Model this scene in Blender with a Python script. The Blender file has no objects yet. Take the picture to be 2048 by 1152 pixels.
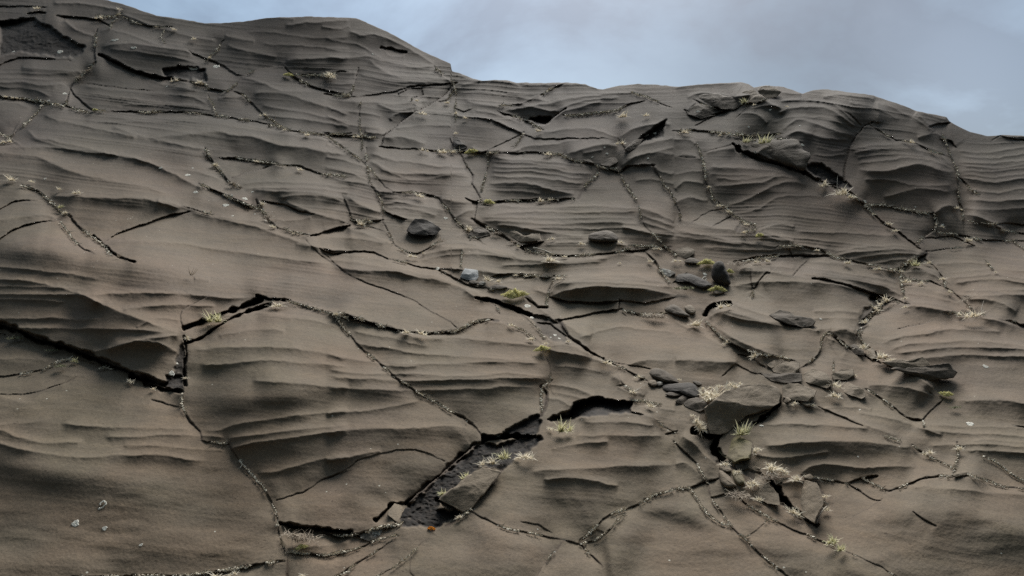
import bpy, bmesh, math, random, re
import numpy as np
from mathutils import Vector, Matrix
R_ = math.radians
scene = bpy.context.scene
COL = scene.collection

# ---------------------------------------------------------------- camera
F_PX, CX, CY = 1490.0, 1024.0, 576.0       # focal length and centre in survey units
CAM_Z = 1.6
cd = bpy.data.cameras.new('camera')
cam = bpy.data.objects.new('camera', cd)
COL.objects.link(cam)
cam.location = (0, 0, CAM_Z)
cam.rotation_euler = (R_(90), 0, 0)
cd.sensor_width = 36.0
cd.lens = 36.0 * F_PX / 2048.0
cd.clip_end = 5000
scene.camera = cam

# ---------------------------------------------------------------- sky and sun (overcast)
SUN_EL, SUN_AZ = 47.0, 14.0      # azimuth from straight ahead (+Y) towards the right (+X)
w = bpy.data.worlds.new("World"); scene.world = w; w.use_nodes = True
nt = w.node_tree; N = nt.nodes; L = nt.links; N.clear()
out = N.new('ShaderNodeOutputWorld'); bg = N.new('ShaderNodeBackground')
sky = N.new('ShaderNodeTexSky'); sky.sky_type = 'NISHITA'; sky.sun_disc = False
sky.sun_elevation = R_(SUN_EL); sky.sun_rotation = R_(SUN_AZ)
sky.air_density = 1.0; sky.dust_density = 2.0; sky.ozone_density = 1.0
tc = N.new('ShaderNodeTexCoord')
mp = N.new('ShaderNodeMapping'); mp.inputs['Scale'].default_value = (1.0, 1.0, 2.0)
mp.inputs['Location'].default_value = (0.35, 0.1, 0.22)
n1 = N.new('ShaderNodeTexNoise'); n1.inputs['Scale'].default_value = 3.0; n1.inputs['Detail'].default_value = 7; n1.inputs['Roughness'].default_value = 0.55
n1.inputs['Distortion'].default_value = 0.25
cr = N.new('ShaderNodeValToRGB')
e = cr.color_ramp.elements
e[0].position = 0.38; e[0].color = (0.26, 0.385, 0.53, 1)
e[1].position = 0.62; e[1].color = (0.77, 1.07, 1.36, 1)
m_ = e.new(0.5); m_.color = (0.53, 0.765, 1.01, 1)
mix = N.new('ShaderNodeMixRGB'); mix.inputs['Fac'].default_value = 0.9
L.new(tc.outputs['Generated'], mp.inputs['Vector']); L.new(mp.outputs[0], n1.inputs['Vector'])
L.new(n1.outputs['Fac'], cr.inputs['Fac'])
L.new(sky.outputs[0], mix.inputs['Color1']); L.new(cr.outputs[0], mix.inputs['Color2'])
# overcast dome: brighter overhead and towards the veiled sun, dark sea and land below the horizon
sv = N.new('ShaderNodeSeparateXYZ'); L.new(tc.outputs['Generated'], sv.inputs[0])
def wm(op, a, b=0.0, c=None):
    q = N.new('ShaderNodeMath'); q.operation = op
    for k, v in enumerate((a, b) if c is None else (a, b, c)):
        if isinstance(v, bpy.types.NodeSocket): L.new(v, q.inputs[k])
        else: q.inputs[k].default_value = v
    return q.outputs[0]
dp = N.new('ShaderNodeVectorMath'); dp.operation = 'DOT_PRODUCT'
L.new(tc.outputs['Generated'], dp.inputs[0])
_e, _a = R_(SUN_EL), R_(SUN_AZ)
dp.inputs[1].default_value = (math.sin(_a) * math.cos(_e), math.cos(_a) * math.cos(_e), math.sin(_e))
zup = wm('MAXIMUM', sv.outputs[2], 0.0)
glow = wm('POWER', wm('MAXIMUM', dp.outputs['Value'], 0.0), 3.0)
front = wm('MULTIPLY_ADD', sv.outputs[1], 0.42, 0.58)          # dome dimmed behind the station, added for stronger light contrast
gain = wm('ADD', wm('MULTIPLY', wm('MULTIPLY_ADD', zup, 0.9, 0.55), front), wm('MULTIPLY', glow, 0.75))
def patch(u, v, power, amount):
    d_ = Vector(((u - 1024) / 1490, 1, (576 - v) / 1490)).normalized()
    q = N.new('ShaderNodeVectorMath'); q.operation = 'DOT_PRODUCT'; L.new(tc.outputs['Generated'], q.inputs[0]); q.inputs[1].default_value = d_
    return wm('MULTIPLY', wm('POWER', wm('MAXIMUM', q.outputs['Value'], 0.0), power), amount)
shape = wm('MULTIPLY_ADD', n1.outputs['Fac'], 1.6, 0.2)
gain = wm('MULTIPLY', gain, wm('ADD', 1.0, wm('MULTIPLY', wm('ADD', patch(1720, 60, 22, -0.45), wm('ADD', patch(1950, 215, 160, 0.42), patch(1000, 0, 60, -0.08))), shape)))
above = wm('MULTIPLY_ADD', sv.outputs[2], 12.0, 0.5)
cl = N.new('ShaderNodeClamp'); L.new(above, cl.inputs[0])
gain = wm('ADD', wm('MULTIPLY', gain, cl.outputs[0]), wm('MULTIPLY', wm('SUBTRACT', 1.0, cl.outputs[0]), 0.13))
gm = N.new('ShaderNodeMixRGB'); gm.blend_type = 'MULTIPLY'; gm.inputs['Fac'].default_value = 1.0
L.new(mix.outputs[0], gm.inputs['Color1']); L.new(gain, gm.inputs['Color2'])
# warm tint added to the dome behind the station, makes stones less blue
tr_ = N.new('ShaderNodeValToRGB'); tr_.color_ramp.elements[0].color = (1.15, 1.0, 0.80, 1); tr_.color_ramp.elements[1].color = (1, 1, 1, 1)
tr_.color_ramp.elements[0].position = 0.3; tr_.color_ramp.elements[1].position = 0.8
L.new(wm('MULTIPLY_ADD', sv.outputs[1], 0.5, 0.5), tr_.inputs['Fac'])
gm2 = N.new('ShaderNodeMixRGB'); gm2.blend_type = 'MULTIPLY'; gm2.inputs['Fac'].default_value = 1.0
L.new(gm.outputs[0], gm2.inputs['Color1']); L.new(tr_.outputs[0], gm2.inputs['Color2'])
L.new(gm2.outputs[0], bg.inputs['Color']); bg.inputs['Strength'].default_value = 0.1
L.new(bg.outputs[0], out.inputs['Surface'])

sd = bpy.data.lights.new('sun', 'SUN'); sd.energy = 1.5; sd.angle = R_(32); sd.color = (1.0, 0.96, 0.9)
sun = bpy.data.objects.new('sun', sd); COL.objects.link(sun)
el, az = R_(SUN_EL), R_(SUN_AZ)
dvec = Vector((math.sin(az) * math.cos(el), math.cos(az) * math.cos(el), math.sin(el)))
sun.rotation_euler = dvec.to_track_quat('Z', 'Y').to_euler()
sun.location = dvec * 50

scene.view_settings.view_transform = 'Standard'
scene.view_settings.look = 'None'
scene.view_settings.gamma = 1.0
scene.view_settings.exposure = 1.88
scene.cycles.max_bounces = 5
scene.cycles.use_denoising = False
# ---- survey of the slope: rock lips (s m l x), cracks (h k K F), broken dark faces (P) -------------
# each block of lines is in the local frame of its own patch of the survey
REGIONS = {'A': (0, 0), 'B': (650, 0), 'C': (1348, 100), 'D': (0, 370), 'E': (650, 370),
           'F': (1348, 400), 'G': (0, 752), 'H': (650, 752), 'I': (1348, 752)}
SURVEY = """
@A
K:j10 330,90 420,98 500,105 570,118 620,150
K:j6 170,78 210,72 250,76
K:j22,w7 0,128 100,118 190,108
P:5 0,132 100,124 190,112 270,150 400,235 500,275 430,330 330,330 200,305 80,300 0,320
k:f 690,50 680,100 640,140 630,170
K:f 560,180 550,230 545,300 548,370
F:j26 575,318 650,350 760,400 870,440 960,452 1080,470
k:f,j8 1080,470 1180,482 1200,510 1300,530
l:0.8 580,275 700,250 860,262 960,275 1060,290 1110,320
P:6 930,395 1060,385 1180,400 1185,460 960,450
k:j6 1090,295 1110,315 1200,345 1280,375 1360,430 1400,435
k:f 1280,240 1240,300 1180,350
k:f 1470,405 1400,445 1340,500 1300,530
k:f 1340,530 1400,550 1450,600 1520,660 1600,710 1665,750
k:f,j6 1665,755 1760,765 1870,780 2016,770
h:f 1870,780 1940,830 2016,880
h:f 950,170 925,210 960,260 1010,270
s 570,180 640,175 760,205 860,240 960,265
K:f,w5 545,370 480,430 430,470 410,500 380,600
k:j4 405,510 440,560 500,610 540,635
h 470,480 560,490 680,500 780,515 900,520
k:f,j5 540,635 700,640 850,645 1000,650 1120,655 1250,670 1400,690 1550,715 1640,735
h:f 1200,560 1230,620 1250,670
K:f,j12 0,560 100,570 200,575 280,590 370,605 
k:f 370,605 440,630 520,650
l:0.7 0,478 120,475 250,490 350,485 405,500
l:0.6 405,500 390,540 375,600
k:f 250,600 215,640 150,710 90,770 60,800
K:f 0,770 60,800 40,825 0,832
m:0.8 0,590 100,595 190,625
m 250,660 330,690 450,715 600,750 700,775 800,790
m:1.2 640,725 720,755 820,785 950,810 1080,840 1180,860
m:1.4 150,730 200,790 260,800 400,830 520,860 700,900 850,930 1000,1000 1100,1060 1200,1110
m 0,850 150,850 300,850 450,865 600,880 720,900
s 170,790 300,830 500,880 700,890 900,950 1080,980 1200,1010 1300,1050
l:0.7 0,880 100,890 220,905 300,940 400,985 550,1020 700,1050 850,1080 1000,1130
l 850,798 950,780 1100,770 1250,755 1320,770 1450,790 1600,830 1750,850 2016,900
s 550,700 750,700 900,705 1100,700 1250,710 1400,740 1600,770 1800,800 2016,830
s 600,670 900,690 1200,690 1500,740 1800,790 2016,840
K:f,j8 1180,860 1200,900 1230,950 1280,1000 1320,1050 1380,1080
k:f,j8 1260,915 1350,910 1500,925 1600,940
k:j6 1600,940 1480,980 1340,1020
k:f 1600,945 1720,960 1850,1000 2016,1020
s 1400,1090 1600,1080 1800,1090 2016,1110
s 1380,1060 1600,1045 1800,1060 2016,1080
m 1290,205 1380,225 1470,240
s 1850,150 1950,170 2016,150
m 1640,150 1800,130 2016,120
m 1300,260 1400,290 1500,310 1600,330
l:0.8 1640,350 1750,340 1900,330 2016,325
K:f,j10 1640,390 1700,450 1800,500 1900,530 2016,545
k:f,j6 1700,430 1850,430 1960,415 2016,418
m 1380,445 1500,470 1620,520 1800,530 2016,560
m 1450,540 1600,530 1800,590 2016,660
s 1500,600 1700,640 2016,700
s 1500,660 1750,690 2016,730
k 1620,380 1500,395 1460,410
m 300,15 500,20 700,60
k:j4 0,35 120,35 250,45
k:f 560,95 650,100 690,85
k:f 700,100 800,140 850,150 980,155
m 690,80 800,120 900,150 1100,210 1250,240
m 370,110 420,160 480,190 555,215
s 0,450 200,455 400,455
s 0,500 200,520 300,560
s 480,500 700,520 900,540 1100,560 1200,600
s 500,540 700,560 900,590 1180,620
m 600,360 680,400 800,440 1000,500 1150,520
s 1250,565 1400,570 1450,600
s 620,280 800,300 1000,330 1150,370
s 1420,180 1600,190 1800,220 2016,215
s 1450,90 1700,115
s 1500,250 1800,270 2016,280
s 700,600 1000,610 1240,640
k:j5 0,375 60,350 130,335 200,335 300,340 400,350
l:0.6 120,395 300,400 480,420
s 0,420 200,425 430,420
@B
k:f 190,400 180,450 160,520 135,550
k:j5 180,560 300,540 420,520 500,500 600,490 700,483 750,480
K:j14 750,485 700,540 640,580 580,620 540,640
K:j12 515,645 440,700 400,735 345,778
k:j5 345,778 320,840
m 370,690 400,655 510,640
k:f 560,510 570,550 500,575
k 430,540 480,515 560,510
k:f 650,580 700,575 745,520
k:f 640,390 700,450 740,475 755,540 750,620
h:f 745,620 755,680 750,760 735,820
m:1.2 0,325 120,335 250,325 320,350 400,365 500,385 640,390
m 130,180 200,200 300,200 400,240 500,290 640,380
K:j10,w5 330,275 380,280 460,300
m:0.8 330,275 375,325 460,322
s 0,220 100,240 200,260 330,340
s 0,280 150,300 250,310
l:0.8 250,340 350,420 500,460 740,460
s 200,430 400,470 600,480
k:f,j6 0,545 60,550 170,555
m 0,565 100,580 300,590 400,600 520,590 600,580
s 0,620 200,650 330,670
k:f,j8 0,770 80,780 200,785 290,795
h:f 210,580 195,650 205,740 215,800 215,880
m 230,760 350,775
k:j3 320,845 450,855 560,860
k:f,j6 560,860 700,870 880,880 1000,880
l:0.7 330,790 450,790 580,830
s 450,650 600,640 740,650
s 400,740 560,720 740,725
m 800,585 900,600 1000,612 1120,600 1250,550
k:f 1000,610 1120,600 1240,550
k:f 1245,545 1380,480
m 780,490 880,470 950,460 1040,470 1120,500
s 780,540 900,530 1050,550 1220,540
s 1120,490 1300,490 1500,490 1590,515
m 1010,640 1100,625 1250,600 1400,570 1600,545 1800,530
s 1300,640 1500,580 1700,560
k:f,j6 1000,640 1100,670 1200,720 1250,745
K:j16 1380,630 1320,670 1270,715 1200,700 1050,660
P:8 1180,680 1300,670 1290,710 1220,720
k:f,j5 1380,665 1500,660 1590,645 1680,640
k:f 1680,640 1760,595 1830,590
h:f 1760,530 1850,560 1990,620
m 1120,600 1350,640 1600,580
m:1.2 740,660 850,680 950,690 1050,720 1140,770
s 860,640 1000,660 1150,720
k:j4 750,625 800,640 840,630
k:j4 820,680 960,690 1100,755 1200,800 1400,800 1600,795 1700,810
k:f 1140,770 1100,830 1050,870
h 920,875 1050,810 1140,770
s 1250,760 1500,740 1690,790
m:1.2 1690,790 1780,740 1900,715 2000,720
K:j14,w7 1740,860 1830,800 1900,740 1960,700
P:8 1850,770 1960,700 1950,790 1780,830
k:f 1690,800 1740,870
l:0.9 1380,890 1500,850 1600,830 1690,840
k:f,j6 1000,880 1200,880 1350,885 1430,920 1560,950 1600,965
k:f,w6 780,880 820,960 850,1010 850,1060
k:f,w3 935,880 935,960 915,1050 900,1100
k:f,w5 850,1060 880,1110 900,1152
k:f,w6 1600,965 1560,1010 1500,1070 1460,1140
k:f,w5 1600,965 1680,980 1720,1040 1760,1100 1790,1150
k:f,w5 1890,960 1940,1030 1990,1110 2016,1150
K:j8 1600,960 1700,990 1740,960 1890,955
m 260,880 400,920 600,950 820,970
m 250,920 420,1000 600,1000 830,1000
s 300,960 500,1040 700,1010 840,1020
m 950,900 1100,920 1300,930 1550,960
m 945,960 1100,965 1300,970 1400,990 1550,1000
m 945,1010 1100,1020 1300,1030 1500,1060
m 930,1060 1100,1050 1300,1090 1450,1120
s 920,1090 1100,1100 1250,1120
s 950,930 1150,940 1400,965
s 950,985 1200,990 1500,1030
h:f 0,790 80,840 180,900 240,950 260,1050 320,1130
h:f 240,950 300,1020 340,1080 400,1110
k:f 240,860 245,930
s 0,830 100,860 200,900
s 0,900 120,930 230,960
s 0,960 150,1000 250,1040
m 0,1010 120,1040 250,1060 320,1110
k:f 400,1110 520,1110 640,1130
m 840,840 900,870 1130,860
k:j4 725,800 740,850
l:0.5 1700,960 1800,900 1900,880 2016,890
m 1720,860 1850,830 2016,800
s 1730,920 1850,890 2016,850
m 1750,970 1850,950 1950,990 2016,1000
s 1780,1040 1900,1030 2016,1060
s 1480,880 1600,860
m:0.8 1060,880 1150,850 1300,830 1500,800
m 420,540 500,515 560,510
m 0,420 180,420
s 0,490 170,480
s 0,660 150,720 330,740
m:0.8 300,600 400,630 500,620 570,610
s 780,440 900,470
s 1100,560 1300,580
@C
m:1.2 0,220 150,200 390,190
m 70,280 150,250 240,255 330,270 420,300
k:f,j5 120,290 200,330 340,345 420,305
m 70,350 130,305 220,325 250,350
k:j8 70,350 150,390 250,370 320,345
k:j5 135,430 230,380 320,350
h 480,235 520,280
k:f 415,305 500,290 530,280
h 395,365 345,410 340,470
m:1.3 370,370 480,370 540,430
m 600,360 640,340 560,320 430,340
K:f,j8 0,470 120,460 220,470 330,490
k:f,j6 330,490 480,490 620,480
l:1.2 340,270 450,260 560,310 640,350
m 390,195 350,250 330,270
m 460,240 400,260 330,270
m:0.9 590,210 620,240 740,255
l 850,270 950,255 1080,270 1160,290
x:0.7 870,270 920,310 1000,350 1100,340 1180,340
l:0.7 1180,300 1180,350 1180,420
l:0.5 1390,360 1440,400 1500,470
K:j10 1480,440 1530,425 1580,425
m 1390,350 1500,385 1575,405
h 970,345 1020,370 1080,435
K:j6,w4 1140,420 1095,440 1040,510 1010,570 990,640 975,740
k:f 1130,430 1200,470 1280,515 1380,530 1500,590 1590,620
s 600,300 750,280 880,300 960,340 1060,430
m 580,370 700,330 850,330 960,380 1050,440
s 560,420 700,380 900,400 1050,470
m 620,460 700,400 780,410 900,460 1050,490
m 640,500 720,465 800,490 880,510 1010,520
l:0.8 590,520 700,470 800,500
s 820,560 920,580 1000,570
s 800,600 900,610 990,600
F:j20,w10,c30 345,548 380,580 450,606 540,636 640,668 740,703
l 470,600 530,560 600,545 680,540 730,590 780,600
k:f,j4 360,520 430,520 560,510 660,510 740,540
s 380,560 440,550 560,510
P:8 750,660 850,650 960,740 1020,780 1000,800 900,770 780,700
F:j8,w8 740,695 800,740 880,770 960,800 1030,840
K:f 1030,840 1090,890 1150,950 1200,990 1280,1040
k:j6 1280,1040 1350,1090 1430,1150
m:1.2 1020,600 1100,580 1300,565 1500,600 1610,670
m 1010,570 1200,545 1400,545 1550,590
m 1050,650 1200,640 1350,620 1500,640 1620,690
l:1.4 1050,690 1200,700 1300,680 1420,655 1550,700 1620,700
m 1080,750 1250,750 1400,780 1600,780
s 1040,620 1250,600 1450,610
m 1200,850 1400,800 1600,820
k:f,j6 1100,895 1200,895 1300,910 1400,930 1500,945
l 1500,945 1560,900 1640,900
k:f,w3 1550,490 1580,560 1610,640 1630,690 1635,780 1645,880 1660,940 1670,1060
K:j10 1550,520 1600,530 1620,555
K:w6 1635,820 1645,890 1655,930
k:f 1640,740 1700,800 1750,830
K:f,j8 1500,945 1520,990 1500,1040 1400,1110
m 1400,500 1500,480 1550,500
s 1620,580 1800,590 2016,560
m 1640,640 1800,650 2016,640
s 1640,690 1800,700 2016,680
m 1650,740 1850,760 2016,740
s 1660,800 1850,820 2016,800
m 1670,860 1850,870 2016,860
s 1640,610 1850,620 2016,600
s 1650,665 1850,680 2016,660
s 1650,715 1850,730 2016,712
s 1650,910 1850,920 2016,910
k:j4 1840,520 1880,495 2016,520
m 1840,515 1880,495 2016,498
k:f,j4 1690,990 1820,1000 2016,1005
l 1670,950 1750,960 1850,1000 1920,1060
k:f 1820,1000 1900,1040 2016,1060
k:f 1500,1040 1600,1060 1700,1080 1760,1095 2016,1100
h:f 1940,1100 2016,1140
m 0,520 80,515 130,545
k:f 130,540 165,620 175,680
h 165,620 100,625 0,610
m 0,610 80,605 160,630
m 180,600 300,570 380,580 500,620
h 180,590 280,560 340,545
k:f,w6 175,660 190,770 230,860 300,910 340,950 400,990 460,1010 470,1035 410,1050 360,1040 380,1000
m 200,680 400,680 600,700 740,740
s 200,720 400,720 600,730
m:1.2 230,790 350,770 500,760 600,730 700,740
m:1.2 300,890 420,860 550,790 680,760 770,780
s 240,740 420,740 600,715
s 330,940 480,920 600,850 750,840 880,850
m 480,1050 600,1000 700,1020
k:j3 230,1015 330,955
h 110,990 200,930 300,910
m 0,800 60,760 180,770
m 0,880 90,850 200,870
s 0,720 100,700 190,700
h:f 0,860 30,920 40,970
l:0.7 0,970 100,990 200,1020 350,1040 480,1060 620,1100 760,1130 900,1152
m 510,1050 600,1070 690,1110
s 700,1050 900,1050 1100,1060 1300,1070
l:0.7 980,760 1030,830 1090,880
m 550,200 500,240 480,235
s 1000,300 1160,330 1300,400
s 1200,300 1400,400 1480,460
"""
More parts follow.
